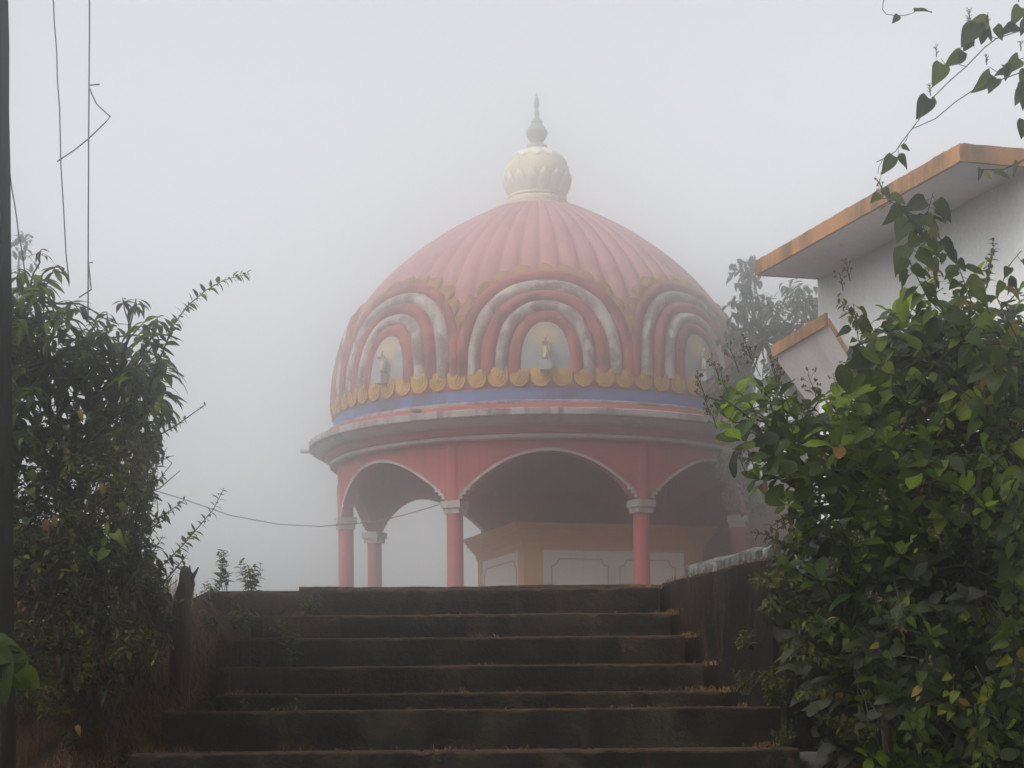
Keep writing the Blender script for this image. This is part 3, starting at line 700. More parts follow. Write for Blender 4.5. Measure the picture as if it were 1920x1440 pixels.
M['redstraw'] = leaf_mat('red_straw', [(0,(.06,.026,.014)),(.5,(.11,.046,.022)),(1,(.17,.075,.035))], .85, .25)
M['bark'] = paint('bark', (.026,.020,.015), (.01,.008,.006), .6, 9, fade=.3)
M['green_stem'] = paint('green_stem', (.06,.075,.03), (.03,.03,.015), .4, 9, fade=.2)
M['flower_brown'] = paint('dry_flower', (.12,.085,.045), (.05,.03,.02), .5, 20, fade=.3)
M['flower_pale'] = paint('pale_flower', (.42,.42,.36), (.2,.2,.15), .3, 20, fade=.2)
W = {'obovate': lambda t: .30*(math.sin(math.pi*min(1,t**1.45*.93+.035))**.62),
     'lance': lambda t: .125*math.sin(math.pi*t**.85)**.9 if 0 < t < 1 else 0.004,
     'heart': lambda t: .36*(math.sin(math.pi*min(1,(t*.86+.14)**.80))**.85)*(1-.35*t) if t < 1 else 0.004,
     'ovate': lambda t: .25*math.sin(math.pi*t**.72)**.9 if 0 < t < 1 else 0.004}
def leaf_tmpl(shape, droop, fold=.25, n=6, wscale=1.0, wave=0.0, ph=0.0):
    vs = []; y = z = 0.0; a = .0
    for i in range(n+1):
        t = i/n; wd = max(.004, W[shape](max(1e-4,t)))*wscale
        fz = wd*fold; wv = wave*math.sin(t*9+ph)
        ca_, sa_ = math.cos(a), math.sin(a)
        vs += [(-wd, y+fz*sa_, z+(fz+wv)*ca_), (0, y, z), (wd, y+fz*sa_, z+(fz-wv)*ca_)]
        a = -droop*((t+.5/n)**1.1); y += math.cos(a)/n; z += math.sin(a)/n
    fs = []
    for i in range(n):
        b_ = 3*i; fs += [(b_,b_+1,b_+4,b_+3),(b_+1,b_+2,b_+5,b_+4)]
    return np.array(vs), fs
TM = {}
def tmpl(key, variants):
    TM[key] = []
    for j,(mat, args) in enumerate(variants):
        v_, f_ = leaf_tmpl(*args); m_ = MB(); m_.add(v_, f_)
        me_ = m_.mesh('leaf', M[mat], smooth=True); ns = len(v_)//3
        lt = np.array([((1,0,1)[i_%3], (i_//3)/(ns-1), 0) for i_ in range(len(v_))], np.float32)
        at_ = me_.attributes.new('lt', 'FLOAT_VECTOR', 'POINT'); at_.data.foreach_set('vector', lt.ravel())
        TM[key].append((me_, v_, f_, mat, lt))
tmpl('cashew', [('cashew',('obovate',d_,f_,7,1.0,w_,p_)) for d_,f_,p_,w_ in ((.25,.22,0,.02),(.6,.12,1,.035),(.1,.35,2,.015),(1.0,.25,3,.04),(-.3,.3,2,.02))])
tmpl('mango', [('mango',('lance',d_,f_,7,1.0,.006,p_)) for d_,f_,p_ in ((.9,.2,0),(1.3,.15,1),(1.6,.3,2),(.6,.2,3))])
tmpl('small', [('small',('ovate',d_,f_,4,.9,0,0)) for d_,f_ in ((.3,.25),(.7,.15),(1.0,.3))])
tmpl('creeper', [('creeper',('heart',d_,f_,6,1.0,w_,p_)) for d_,f_,p_,w_ in ((.4,.15,0,.02),(1.0,.3,1,.04),(.2,.4,2,.03),(1.4,.5,4,.05))])
tmpl('dry', [('dry',('ovate',1.2,.6,4,.7,.04,0)),('dry',('lance',1.6,.7,4,1.1,.03,1))])
tmpl('yellow', [('yellow_leaf',('obovate',.7,.2,6,.9,.02,0)),('yellow_leaf',('heart',.6,.2,6,.9,.02,1))])
tmpl('dark', [('shaded_leaf',('obovate',.6,.2,4,1.1,0,0)),('shaded_leaf',('heart',.9,.2,4,1.0,0,0))])
tmpl('far', [('far_leaf',('obovate',.7,.2,4,.9,0,0)),('far_leaf',('ovate',.9,.2,4,1.0,0,0))])
def orient(pos, yaxis, up, L, spin=0.0):
    y = Vector(yaxis).normalized(); x = y.cross(Vector(up))
    x = x.normalized() if x.length > 1e-5 else Vector((1,0,0)); z = x.cross(y)
    if spin: q = Matrix.Rotation(spin, 3, y); x = q @ x; z = q @ z
    x = x*random.uniform(.78,1.15); z = z*random.uniform(.6,1.5)
    return Matrix(((x.x*L,y.x*L,z.x*L,pos[0]),(x.y*L,y.y*L,z.y*L,pos[1]),(x.z*L,y.z*L,z.z*L,pos[2]),(0,0,0,1)))
class Plant:
    def __init__(self, name, label, cat, base, group=None):
        self.base = Vector(base); self.o = thing(name, label, cat, base, group); self.leaves = []; self.stem = MB(); self.extra = []
    def leaf(self, kind, M4, single=True): self.leaves.append((kind, random.randrange(len(TM[kind])), M4, single))
    def branch(self, pts, r0, r1, sides=5):
        n = len(pts); self.stem.tube([Vector(p)-self.base for p in pts], [r0+(r1-r0)*i/(n-1) for i in range(n)], sides)
    def finish(self, singles=0, stem_mat='bark', leaf_name='leaf', stem_name='branches', minL=.0):
        if self.stem.v: self.stem.build(stem_name, M[stem_mat], self.o, smooth=True)
        cand = [i for i,l in enumerate(self.leaves) if l[3] and l[2].to_scale().x >= minL]
        cand.sort(key=lambda i: self.leaves[i][2].translation.y/ (self.leaves[i][2].to_scale().x**.3))
        pick = set(cand[:singles]); T_ = Matrix.Translation(-self.base)
        for i in pick:
            kd, j, m4, _ = self.leaves[i]; o = link(leaf_name, TM[kd][j][0], self.o); o.matrix_basis = T_ @ m4
        bymat = {}
        for i, (kd, j, m4, _) in enumerate(self.leaves):
            if i not in pick: bymat.setdefault(TM[kd][j][3], []).append((kd, j, m4))
        for mt, ls in bymat.items():
            V = []; Fc = []; Rn = []; LT = []; b_ = 0
            for kd, j, m4 in ls:
                me_, v_, f_, _, lt_ = TM[kd][j]; LT.append(lt_); a = np.array(T_ @ m4); V.append(v_ @ a[:3,:3].T + a[:3,3]); Fc.append(np.array(f_)+b_); b_ += len(v_); Rn.append(np.full(len(f_), random.random()))
            joined('foliage', np.concatenate(V), np.concatenate(Fc), np.concatenate(Rn), M[mt], self.o, lt=np.concatenate(LT))
        return self.o
def joined(name, V, Fq, Rn, mat, parent=None, kind='stuff', lt=None):
    me = bpy.data.meshes.new(name); nf, q = Fq.shape
    me.vertices.add(len(V)); me.vertices.foreach_set('co', V.astype(np.float32).ravel())
    me.loops.add(nf*q); me.loops.foreach_set('vertex_index', Fq.astype(np.int32).ravel())
    me.polygons.add(nf); me.polygons.foreach_set('loop_start', np.arange(0, nf*q, q, dtype=np.int32))
    me.update(calc_edges=True); me.validate()
    at = me.attributes.new('rnd', 'FLOAT', 'FACE'); at.data.foreach_set('value', Rn.astype(np.float32))
    if lt is not None: a2 = me.attributes.new('lt', 'FLOAT_VECTOR', 'POINT'); a2.data.foreach_set('vector', lt.astype(np.float32).ravel())
    me.materials.append(mat); me.shade_smooth(); o = link(name, me, parent); o['kind'] = kind; return o
def inside(p, poly):
    x, y = p; r = False; j = len(poly)-1
    for i in range(len(poly)):
        xi, yi = poly[i]; xj, yj = poly[j]
        if (yi > y) != (yj > y) and x < (xj-xi)*(y-yi)/(yj-yi)+xi: r = not r
        j = i
    return r
def sample(poly, Z0, Z1, n, mind=0):
    bx = [p[0] for p in poly]; by = [p[1] for p in poly]; out = []; tries = 0; pix = []
    while len(out) < n and tries < n*60:
        tries += 1; q = (random.uniform(min(bx),max(bx)), random.uniform(min(by),max(by)))
        if not inside(q, poly): continue
        if mind and any((q[0]-a)**2+(q[1]-b_)**2 < mind*mind for a,b_ in pix): continue
        pix.append(q); out.append(P(q[0], q[1], random.uniform(Z0, Z1)))
    return out
def rdir(zlo=-1, zhi=1):
    z = random.uniform(zlo, zhi); a = random.uniform(0, 6.283); s = math.sqrt(max(0,1-z*z)); return Vector((s*math.cos(a), s*math.sin(a), z))
def curve(a, b, sag=.1, n=7, jit=.02):
    a, b = Vector(a), Vector(b); mid = (a+b)/2+Vector((random.uniform(-1,1),random.uniform(-1,1),random.uniform(.2,1)))*sag*(b-a).length
    pts = []
    for i in range(n):
        t = i/(n-1); p = a*(1-t)**2+mid*2*t*(1-t)+b*t*t
        if 0 < i < n-1: p += Vector((random.uniform(-jit,jit),)*3)
        pts.append(p)
    return pts
def rosette(pl, tip, d, n, L, kind='cashew', spread=(25,85), yellow=.03, single=True):
    d = Vector(d).normalized(); s = d.cross(Vector((.3,.2,1))).normalized(); u = s.cross(d)
    a0 = random.uniform(0, 6.28)
    for i in range(n):
        az = a0+i*2.4; el = R(spread[0]+(spread[1]-spread[0])*(1-i/n)+random.uniform(-10,10))
        out = d*math.cos(el)+(s*math.cos(az)+u*math.sin(az))*math.sin(el)
        pos = Vector(tip)-d*(.012*(n-i))*(L/.11)*.6+out*.012
        kd = 'yellow' if random.random() < yellow else kind
        pl.leaf(kd, orient(pos, out, d+Vector((0,0,.6)), L*random.uniform(.7,1.12), random.uniform(-.35,.35)), single)
def whorl(pl, tip, n, L, single=True, lift=.35):
    a0 = random.uniform(0, 6.28)
    for i in range(n):
        az = a0+i*2.4+random.uniform(-.2,.2); out = Vector((math.cos(az), math.sin(az), random.uniform(-.35,lift)))
        pl.leaf('mango', orient(Vector(tip)+Vector((0,0,-.006*i)), out, (0,0,1), L*random.uniform(.75,1.15), random.uniform(-.3,.3)), single)
def sprig(pl, pts, L, step=.028, kind='small', r=.003, taper=True, dens=1.0, hang=0.0, single=True, dryp=.0):
    pts = [Vector(p) for p in pts]; pl.branch(pts, r, r*.35, 4)
    acc = 0; k_ = 0; tot = sum((pts[i+1]-pts[i]).length for i in range(len(pts)-1)); run = 0
    for i in range(len(pts)-1):
        seg = pts[i+1]-pts[i]; ln = seg.length; t = seg.normalized()
        while acc < ln:
            p = pts[i]+t*acc; f = (run+acc)/max(tot,1e-6)
            if f > .12 and random.random() < dens:
                s = t.cross(Vector((0,0,1))); s = s.normalized() if s.length > .05 else Vector((1,0,0)); u = s.cross(t)
                ang = k_*1.57+random.uniform(-.4,.4)
                for sg_ in (1,-1):
                    out = (s*math.cos(ang)+u*math.sin(ang))*sg_+t*.55+Vector((0,0,-hang))
                    ll = L*random.uniform(.65,1.15)*(1-.45*f if taper else 1)
                    pl.leaf('dry' if random.random() < dryp else kind, orient(p, out, (0,0,1), ll, random.uniform(-.4,.4)), single)
            acc += step*random.uniform(.8,1.2); k_ += 1
        acc -= ln; run += ln
def panicle(pl, base, d, size=.1, mat='flower_brown', n=7):
    st = MB(); bl = MB(); b0 = Vector(base); d = Vector(d).normalized(); tip = b0+d*size
    st.tube([b0-pl.base, (b0.lerp(tip,.5)+rdir()*size*.06)-pl.base, tip-pl.base], [.0022,.0017,.0012], 4)
    for i in range(n):
        f = .25+.75*i/n; p = b0.lerp(tip, f); q = p+(rdir(-.3,.9)*.75+d*.5)*size*.36
        st.tube([p-pl.base, q-pl.base], .0010, 3)
        for _ in range(4):
            c_ = q+rdir()*size*.06; r_ = size*random.uniform(.028,.05)
            bl.add([c_-pl.base+Vector(v_)*r_ for v_ in ((1,0,0),(-1,0,0),(0,1,0),(0,-1,0),(0,0,1.3),(0,0,-1.3))], [(0,2,4),(2,1,4),(1,3,4),(3,0,4),(2,0,5),(1,2,5),(3,1,5),(0,3,5)])
    o = st.build('flower_stalk', M['green_stem'] if mat != 'flower_brown' else M['bark'], pl.o); bl.build('blossom', M[mat], o)

# ------------------------------------------------------------------ right side: shrubs, creepers
def gbase(px, Z, dz=-.05): x = P(px, 1300, Z).x; return Vector((x, Z, ground_h(x, Z)+dz))
# 1 broad-leaved shrub reaching left over the wall
ba = gbase(1640, 8.4)
s1 = Plant('cashew_shrub', 'broad glossy leaved shrub with dried flower stalks reaching left over the parapet', 'shrub', ba)
arm = [(1345,745),(1385,720),(1440,715),(1500,735),(1580,740),(1640,750),(1680,800),(1680,930),(1560,960),(1480,905),(1410,850),(1350,790)]
tips = sample(arm, 7.7, 8.7, 46, 26)
hub = P(1640, 1020, 8.4); s1.branch(curve(ba, hub, .05), .028, .02, 7)
limbs = [P(1560,900,8.2), P(1480,830,8.1), P(1640,850,8.5)]
for l in limbs: s1.branch(curve(hub, l, .12), .016, .009, 6)
for tp in tips:
    l = min(limbs, key=lambda q: (q-tp).length); s1.branch(curve(l, tp, .15), .006, .0028, 4)
    d_ = (tp-l).normalized()*.7+Vector((random.uniform(-.3,.3), -.45, .75)); rosette(s1, tp, d_, random.randint(6,9), random.uniform(.085,.14), yellow=.006)
low = sample([(1395,855),(1440,840),(1500,870),(1560,900),(1540,980),(1450,940)], 7.7, 8.4, 10, 24)
for tp in low:
    s1.branch(curve(limbs[0], tp, .12), .005, .0025, 4); rosette(s1, tp, Vector((-.5,-.4,.5))+rdir()*.3, 7, .085)
for x,y in ((1318,745),(1335,680),(1372,665),(1412,672),(1352,705),(1395,640),(1450,690),(1388,858),(1402,845),(1520,720),(1560,700),(1470,740),(1330,770),(1500,765),(1560,760),(1600,820),(1420,800),(1540,830),(1640,780),(1480,890),(1450,700),(1310,715)):
    panicle(s1, P(x+14,y+34,7.8), (-.35,-.1,.9), .10+random.uniform(-.02,.03))
s1.finish(260)
# 2 the dense main shrub
ba = gbase(1760, 8.6)
s2 = Plant('cashew_shrub', 'dense tall broad leaved shrub filling the right edge below the house roof', 'shrub', ba)
mainp = [(1640,610),(1690,550),(1760,520),(1850,530),(1935,550),(1935,1000),(1620,1010),(1550,930),(1570,800),(1600,700)]
lowp = [(1550,930),(1935,980),(1935,1460),(1640,1460),(1590,1340),(1530,1230),(1490,1150),(1465,1080),(1480,980)]
hubs = [P(1700,1150,8.6), P(1830,1100,8.5), P(1720,900,8.5), P(1850,800,8.5), P(1800,640,8.4), P(1600,1200,8.5)]
s2.branch(curve(ba, hubs[0], .05), .04, .03, 7); s2.branch(curve(ba+Vector((.15,.05,0)), hubs[1], .05), .035, .02, 7)
for a_, b_ in ((0,2),(1,3),(3,4),(0,5)): s2.branch(curve(hubs[a_], hubs[b_], .1), .02, .012, 6)
def fill(pl, poly, n, Z0, Z1, mind, hubs, L0, L1, kind='cashew', yellow=.03, nl=(5,8), single=True):
    for tp in sample(poly, Z0, Z1, n, mind):
        l = min(hubs, key=lambda q: (q-tp).length); pl.branch(curve(l, tp, .15), .006, .0026, 4)
        d_ = (tp-l).normalized()*.5+Vector((random.uniform(-.4,.4), -.5, .7)); rosette(pl, tp, d_, random.randint(*nl), random.uniform(L0,L1), kind, yellow=yellow, single=single)
fill(s2, mainp, 62, 7.6, 8.9, 24, hubs, .06, .135, yellow=.006)
fill(s2, lowp, 20, 7.5, 7.9, 34, hubs, .05, .10, 'creeper', yellow=.004)
fill(s2, lowp, 26, 7.5, 8.0, 30, hubs, .06, .12, 'dark', yellow=.0)  # low rosettes take the darkened leaf, with shade in its colour
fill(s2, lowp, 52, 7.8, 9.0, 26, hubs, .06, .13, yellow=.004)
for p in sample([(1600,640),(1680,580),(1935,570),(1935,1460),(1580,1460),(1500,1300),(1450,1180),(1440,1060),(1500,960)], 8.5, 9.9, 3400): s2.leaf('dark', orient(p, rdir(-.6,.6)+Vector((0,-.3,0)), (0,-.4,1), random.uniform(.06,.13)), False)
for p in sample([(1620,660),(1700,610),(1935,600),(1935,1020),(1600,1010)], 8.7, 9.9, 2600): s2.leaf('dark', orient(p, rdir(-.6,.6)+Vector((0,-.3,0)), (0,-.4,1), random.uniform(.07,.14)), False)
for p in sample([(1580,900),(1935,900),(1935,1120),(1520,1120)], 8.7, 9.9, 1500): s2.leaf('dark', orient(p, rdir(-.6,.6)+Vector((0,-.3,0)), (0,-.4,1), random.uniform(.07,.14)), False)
for p in sample(mainp, 7.6, 8.6, 380): s2.leaf('small', orient(p, rdir(-.7,.4), (0,0,1), random.uniform(.03,.06)), False)
for p in sample(lowp, 7.6, 8.6, 480): s2.leaf('small', orient(p, rdir(-.7,.4), (0,0,1), random.uniform(.03,.06)), False)
offr = [(1930,560),(2010,600),(2070,720),(2090,1000),(2100,1460),(1930,1460)]      # the shrub goes on past the picture edge
fill(s2, offr, 46, 7.7, 9.2, 30, hubs, .07, .13, yellow=.006, single=False)
for p in sample(offr, 8.3, 9.8, 700): s2.leaf('dark', orient(p, rdir(-.6,.6)+Vector((0,-.3,0)), (0,-.4,1), random.uniform(.07,.14)), False)
for x,y,x1,y1 in ((1760,540,1745,475),(1850,540,1862,455),(1620,620,1585,560),(1640,640,1600,590),(1530,960,1440,985),(1500,1040,1415,1010),(1490,1090,1405,1090),(1510,1130,1425,1140),(1560,1180,1480,1165),(1560,1240,1470,1215),(1600,1300,1500,1290),(1640,1380,1540,1360)):
    for _ in range(2):
        j1, j2 = random.uniform(-18,18), random.uniform(-18,18)
        sprig(s2, curve(P(x,y,8.0), P(x1+j1,y1+j2,7.8+random.uniform(-.15,.15)), .12, 6, .006), random.uniform(.045,.075), .026, r=.003, hang=.15)
s2.finish(300)
# 3 creeper with heart-shaped leaves trailing over the shrub towards the roof
s3 = Plant('leafy_creeper', 'creeper with heart shaped leaves climbing in front of the white house wall', 'creeper', gbase(1890, 8.0))
def vine(pl, px, Z, L, step, kind='creeper', dens=1, r=.003, hang=.7, zj=.06):
    pts = [P(x,y,Z+random.uniform(-zj,zj)) for x,y in px]; pl.branch(pts, r, r*.5, 5)
    tot = 0; k_ = 0
    for i in range(len(pts)-1):
        seg = pts[i+1]-pts[i]; n = max(1, int(seg.length/step))
        for j in range(n):
            if random.random() > dens: continue
            p = pts[i]+seg*((j+random.random())/n); sd = 1 if k_ % 2 else -1; k_ += 1
            out = Vector((sd*random.uniform(.3,.9), random.uniform(-.7,.3), -hang*random.uniform(.3,1.2)))
            q = p+out.normalized()*.025; pl.branch([p, q], .0014, .001, 3)
            pl.leaf('yellow' if random.random() < .02 else kind, orient(q, out, (random.uniform(-.4,.4),-.8,random.uniform(.1,1)), L*random.uniform(.45,1.3), random.uniform(-.6,.6)))
vine(s3, [(1900,1250),(1905,900),(1880,700),(1830,590),(1790,480),(1740,420),(1700,395),(1665,375),(1648,340)], 7.5, .095, .026)
vine(s3, [(1880,700),(1800,620),(1740,560),(1700,480),(1730,430),(1750,360)], 7.4, .105, .02)
vine(s3, [(1905,900),(1840,760),(1760,700),(1660,690),(1610,640),(1600,570)], 7.4, .09, .024)
vine(s3, [(1905,900),(1850,850),(1700,860),(1640,800)], 7.3, .08, .026)
vine(s3, [(1910,640),(1870,560),(1890,500),(1915,470)], 7.3, .08, .03)
for i in range(12):
    x, y = random.uniform(1640,1920), random.uniform(760,1350); dy = random.uniform(60,170)
    vine(s3, [(x,y),(x+random.uniform(-25,25),y+dy*.5),(x+random.uniform(-40,40),y+dy)], random.uniform(7.3,7.7), .055, .026)
vine(s3, [(1920,300),(1880,318),(1850,318),(1832,318)], 7.3, .07, .05)
for x,y in ((1650,345),(1575,520),(1588,500),(1700,800),(1820,870),(1650,930),(1545,870),(1760,1010),(1490,1000),(1450,1030),(1425,1050),(1440,1090),(1640,1120),(1690,1180),(1560,1060),(1750,1250),(1610,1010),(1800,960)): panicle(s3, P(x+6,y+26,7.4), (-.2,-.1,.9), .075)
M['flower_red'] = paint('red_flower', (.5,.04,.015), (.3,.03,.01), .3, 20)
for x,y in ((1785,803),(1727,925),(1733,878)): panicle(s3, P(x,y,7.25), (0,-.3,.3), .022, 'flower_red', 5)
s3.finish(260, 'bark')
# 4 hanging vine in the top right corner, flowering
s4 = Plant('flowering_vine', 'thin flowering vine hanging across the sky in the top right corner', 'vine', gbase(2080, 7.2))
s4.branch([s4.base, P(2075,900,7.0), P(2085,500,6.7), P(2060,200,6.5), P(2040,-20,6.4), P(1990,-110,6.4)], .014, .006, 6)
s4.branch([P(2045,20,6.4), P(2010,10,6.4), P(1993,16,6.4)], .003, .002, 4); s4.branch([P(2052,120,6.42), P(2015,112,6.4), P(1993,111,6.4)], .003, .002, 4); s4.branch([P(2050,100,6.42), P(2015,95,6.4), P(1993,92,6.4)], .003, .002, 4)
for x,y in ((2050,60),(2075,150),(2030,-30),(2085,260),(2060,330),(2095,420),(2070,520)):
    for _ in range(7): s4.leaf('creeper', orient(P(x,y,6.5)+rdir()*.07, rdir(-.9,.1), (0,-.5,1), random.uniform(.05,.09)), False)
z6 = lambda x,y: (1560+x/3.6, y/3.6)
def vline(pl, pts, Z, r=.0022): pl.branch([P(*z6(*q), Z) for q in pts], r, r*.7, 5)
vline(s4, [(1560,60),(1420,130),(1290,200),(1110,260),(1030,320),(905,450),(800,540),(700,640),(640,710),(585,810),(540,870),(470,960),(430,1020),(370,1060),(300,1095)], 6.4)
vline(s4, [(1560,400),(1296,480),(1190,520),(1040,570),(950,610),(830,690),(700,800),(600,845),(540,870)], 6.4)
vline(s4, [(905,450),(850,432),(770,440),(735,395)], 6.4, .0015); vline(s4, [(1110,260),(1000,230),(960,170),(930,120)], 6.4, .0015); vline(s4, [(1190,520),(1120,490),(1060,450)], 6.4, .0015)
vline(s4, [(517,900),(500,950),(450,1000),(445,1050)], 6.4, .0012); vline(s4, [(345,1072),(315,1130),(310,1175)], 6.4, .0012); vline(s4, [(1560,330),(1400,360),(1280,395),(1230,420)], 6.4, .0015)
def vleaf(x0,y0,x1,y1, kind='creeper', tilt=0.0, wid=None):
    a, b_ = P(*z6(x0,y0),6.4), P(*z6(x1,y1),6.4+random.uniform(-.03,.03)); d_ = b_-a
    s4.leaf(kind, orient(a, d_, Vector((random.uniform(-.5,.5),-1,.3+tilt)), d_.length*1.08, random.uniform(-.5,.5)))
for q in ((985,160,880,290),(1010,150,1090,260),(1030,190,1010,320),(1100,180,1180,270),(940,260,890,350),(1060,150,900,180),(1200,170,1150,250),(1275,50,1215,160),(1290,60,1340,170),(1180,190,1290,170),(960,300,945,330),
          (880,360,770,440),(745,430,700,555),(830,360,820,430),(890,350,860,395),(650,660,585,800),(670,665,720,680),(1070,500,1000,620),(1110,530,1060,620),(1190,470,1080,500),(1200,430,1170,540),(1260,395,1190,480),(1180,470,1150,420),
          (470,1000,560,990),(440,1060,540,1100),(415,1050,345,1165),(1290,600,1240,700),(1310,560,1290,720),(1300,810,1270,925),(1320,480,1270,560),(1310,140,1270,230)): vleaf(*q)
for x,y in ((930,130),(705,385),(1045,440),(1275,345),(1050,170),(665,645),(1260,15),(925,190)): panicle(s4, P(*z6(x,y),6.4), (-.1,-.2,.9), .034, 'flower_pale', 9)
s4.finish(60, 'green_stem')
s5 = Plant('vine_tip', 'lone curling vine tip with two leaves at the top edge of the sky', 'vine', P(1990,-110,6.4))
s5.branch([P(*z6(*q),6.4) for q in ((1548,-396),(1200,-520),(800,-430),(500,-260),(370,-60),(345,20),(342,65),(365,95),(410,102),(490,104),(540,90),(570,72))], .0018, .0012, 5)
a, b_ = P(*z6(555,80),6.4), P(*z6(670,66),6.4); s5.leaf('creeper', orient(a, b_-a, (0,-.5,1), .062)); a, b_ = P(*z6(450,104),6.4), P(*z6(400,165),6.4); s5.leaf('creeper', orient(a, b_-a, (.6,-.3,.7), .036)); s5.finish(4, 'green_stem')

# ------------------------------------------------------------------ left side
# 6 drooping-leaf tree behind the pole
ba = gbase(150, 10.2)
t1 = Plant('drooping_leaf_tree', 'small dark tree with drooping narrow leaves right beside the pole', 'tree', ba)
crown_p = [(5,530),(60,500),(120,540),(140,610),(210,590),(280,600),(312,680),(318,760),(285,830),(5,850)]
hubs = [P(120,900,10.2), P(90,680,10.1), P(230,720,10.0), P(60,560,10.1)]
t1.branch(curve(ba, hubs[0], .04), .05, .035, 8)
for a_, b_ in ((0,1),(0,2),(1,3)): t1.branch(curve(hubs[a_], hubs[b_], .08), .03, .016, 6)
for tp in sample(crown_p, 9.3, 10.8, 80, 20):
    l = min(hubs, key=lambda q: (q-tp).length); t1.branch(curve(l, tp, .12), .008, .003, 4); whorl(t1, tp, random.randint(8,12), random.uniform(.11,.16))
for x,y,n,L in ((77,468,6,.09),(105,498,8,.13),(135,565,8,.13),(35,505,8,.12),(255,560,9,.12),(200,585,8,.11),(295,595,8,.12),(310,690,9,.16),(305,735,8,.15),(150,575,7,.13),(230,560,7,.10)):
    tp = P(x,y,9.5); l = min(hubs, key=lambda q: (q-tp).length); t1.branch(curve(l, tp, .1), .007, .0028, 4); whorl(t1, tp, n, L, lift=.2)
for tp in sample([(-170,600),(-60,520),(10,520),(10,850),(-150,850)], 9.4, 10.8, 34, 20):
    t1.branch(curve(hubs[1], tp, .12), .008, .003, 4); whorl(t1, tp, 9, .14, False)
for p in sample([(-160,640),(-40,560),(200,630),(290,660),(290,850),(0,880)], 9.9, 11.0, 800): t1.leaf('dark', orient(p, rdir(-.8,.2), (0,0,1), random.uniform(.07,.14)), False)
t1.finish(300)
# 7 tangled small-leaved shrub below it with long wands
ba = gbase(240, 9.9)
s6 = Plant('tangled_shrub', 'tangled small leaved shrub with long wands leaning out over the stair', 'shrub', ba)
mass = [(5,800),(285,790),(290,870),(272,960),(270,1010),(300,1090),(318,1140),(310,1190),(260,1260),(180,1300),(90,1310),(5,1280)]
hubs = [P(140,1200,9.9), P(170,1000,9.8), P(120,880,9.8), P(240,1050,9.7)]
for h_ in hubs[:1]: s6.branch(curve(ba, h_, .05), .03, .02, 6)
for a_, b_ in ((0,1),(1,2),(0,3)): s6.branch(curve(hubs[a_], hubs[b_], .08), .018, .01, 6)
for tp in sample(mass, 9.0, 10.0, 360):
    a0 = tp+Vector((random.uniform(-.12,.12), random.uniform(0,.2), random.uniform(-.25,-.1))); s6.branch(curve(min(hubs, key=lambda q_: (q_-a0).length), a0, .12, 5), .004, .002, 3); sprig(s6, curve(a0, tp, .15, 5), random.uniform(.035,.085), .024, r=.0022, hang=.25, dryp=.12)
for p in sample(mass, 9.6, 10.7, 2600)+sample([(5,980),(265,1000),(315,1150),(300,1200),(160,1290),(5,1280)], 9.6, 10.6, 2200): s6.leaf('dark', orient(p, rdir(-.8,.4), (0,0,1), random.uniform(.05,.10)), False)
for p in sample([(5,1050),(260,1080),(310,1200),(200,1320),(5,1330)], 9.1, 10.0, 380): s6.leaf('dry', orient(p, rdir(-1,.0), (0,0,1), random.uniform(.04,.09)), False)
for tp in sample([(-160,800),(10,800),(10,1300),(-140,1300)], 9.0, 10.2, 90): s6.branch(curve(hubs[1], tp+Vector((.05,.1,-.18)), .12, 5), .004, .002, 3); sprig(s6, curve(tp+Vector((.05,.1,-.18)), tp, .15, 5), .06, .026, r=.0022, hang=.25, single=False)
for p in sample([(-150,850),(10,850),(10,1280),(-130,1280)], 9.6, 10.7, 1300): s6.leaf('dark', orient(p, rdir(-.8,.4), (0,0,1), random.uniform(.06,.12)), False)
for p in sample([(20,830),(280,830),(280,1000),(20,1100)], 9.0, 9.6, 40): s6.leaf('creeper', orient(p, rdir(-.9,-.1)+Vector((0,-.4,0)), (0,-.6,1), random.uniform(.05,.09)))
for x,y in ((85,975),(100,965),(150,770),(145,1360),(190,905)): s6.leaf('yellow', orient(P(x,y,8.95), (.2,-.2,-.9), (0,-1,.2), .06))
for x,y in ((205,985),(190,1010),(215,1000),(200,1030)): s6.leaf('creeper', orient(P(x,y,8.95), rdir(-.8,0), (0,-1,.4), .09))
wands = [([(280,720),(305,660),(325,610),(350,575),(385,545),(420,525),(467,513)],.075,1),([(270,830),(300,815),(330,798),(355,780),(380,762),(386,758)],.045,.6),([(255,990),(300,970),(330,950),(345,938)],.07,1),
         ([(250,1010),(290,985),(315,970)],.07,1),([(240,1110),(270,1095),(310,1055),(345,1020),(375,985),(400,955),(420,915)],.075,.85),([(262,960),(285,900),(292,870)],.075,1),([(270,910),(300,900),(310,890)],.065,.9),
         ([(300,1100),(335,1060),(350,1040)],.06,.8),([(270,1060),(290,1030),(305,1005)],.075,1),([(255,860),(290,800),(300,780)],.07,1),([(260,760),(290,760),(318,800)],.07,1),([(265,930),(300,915),(338,882)],.0,.0)]
for px_, L, dn_ in wands:
    w0 = P(px_[0][0], px_[0][1], 9.4); s6.branch(curve(min(hubs, key=lambda q_: (q_-w0).length), w0, .08, 6), .007, .0045, 4)
    sprig(s6, [P(x,y,9.4+(random.uniform(-.03,.03) if i_ else 0)) for i_,(x,y) in enumerate(px_)], max(L,.01), .021, r=.0045, dens=dn_, hang=.12)
for x,y in ((275,1050),(290,1060),(270,1100),(262,1110),(296,1045),(320,1040),(280,1085)): s6.leaf('dry', orient(P(x,y,9.35), (.1,-.1,-1), (0,-1,0), .075))
for _ in range(46):
    x, y = random.uniform(30,280), random.uniform(820,1280); a = random.uniform(-.9,.9); L_ = random.uniform(60,190)
    s6.branch(curve(P(x,y,9.15), P(x+math.sin(a)*L_, y-math.cos(a)*L_, 9.1), .1, 6, .006), .0035, .0015, 4)
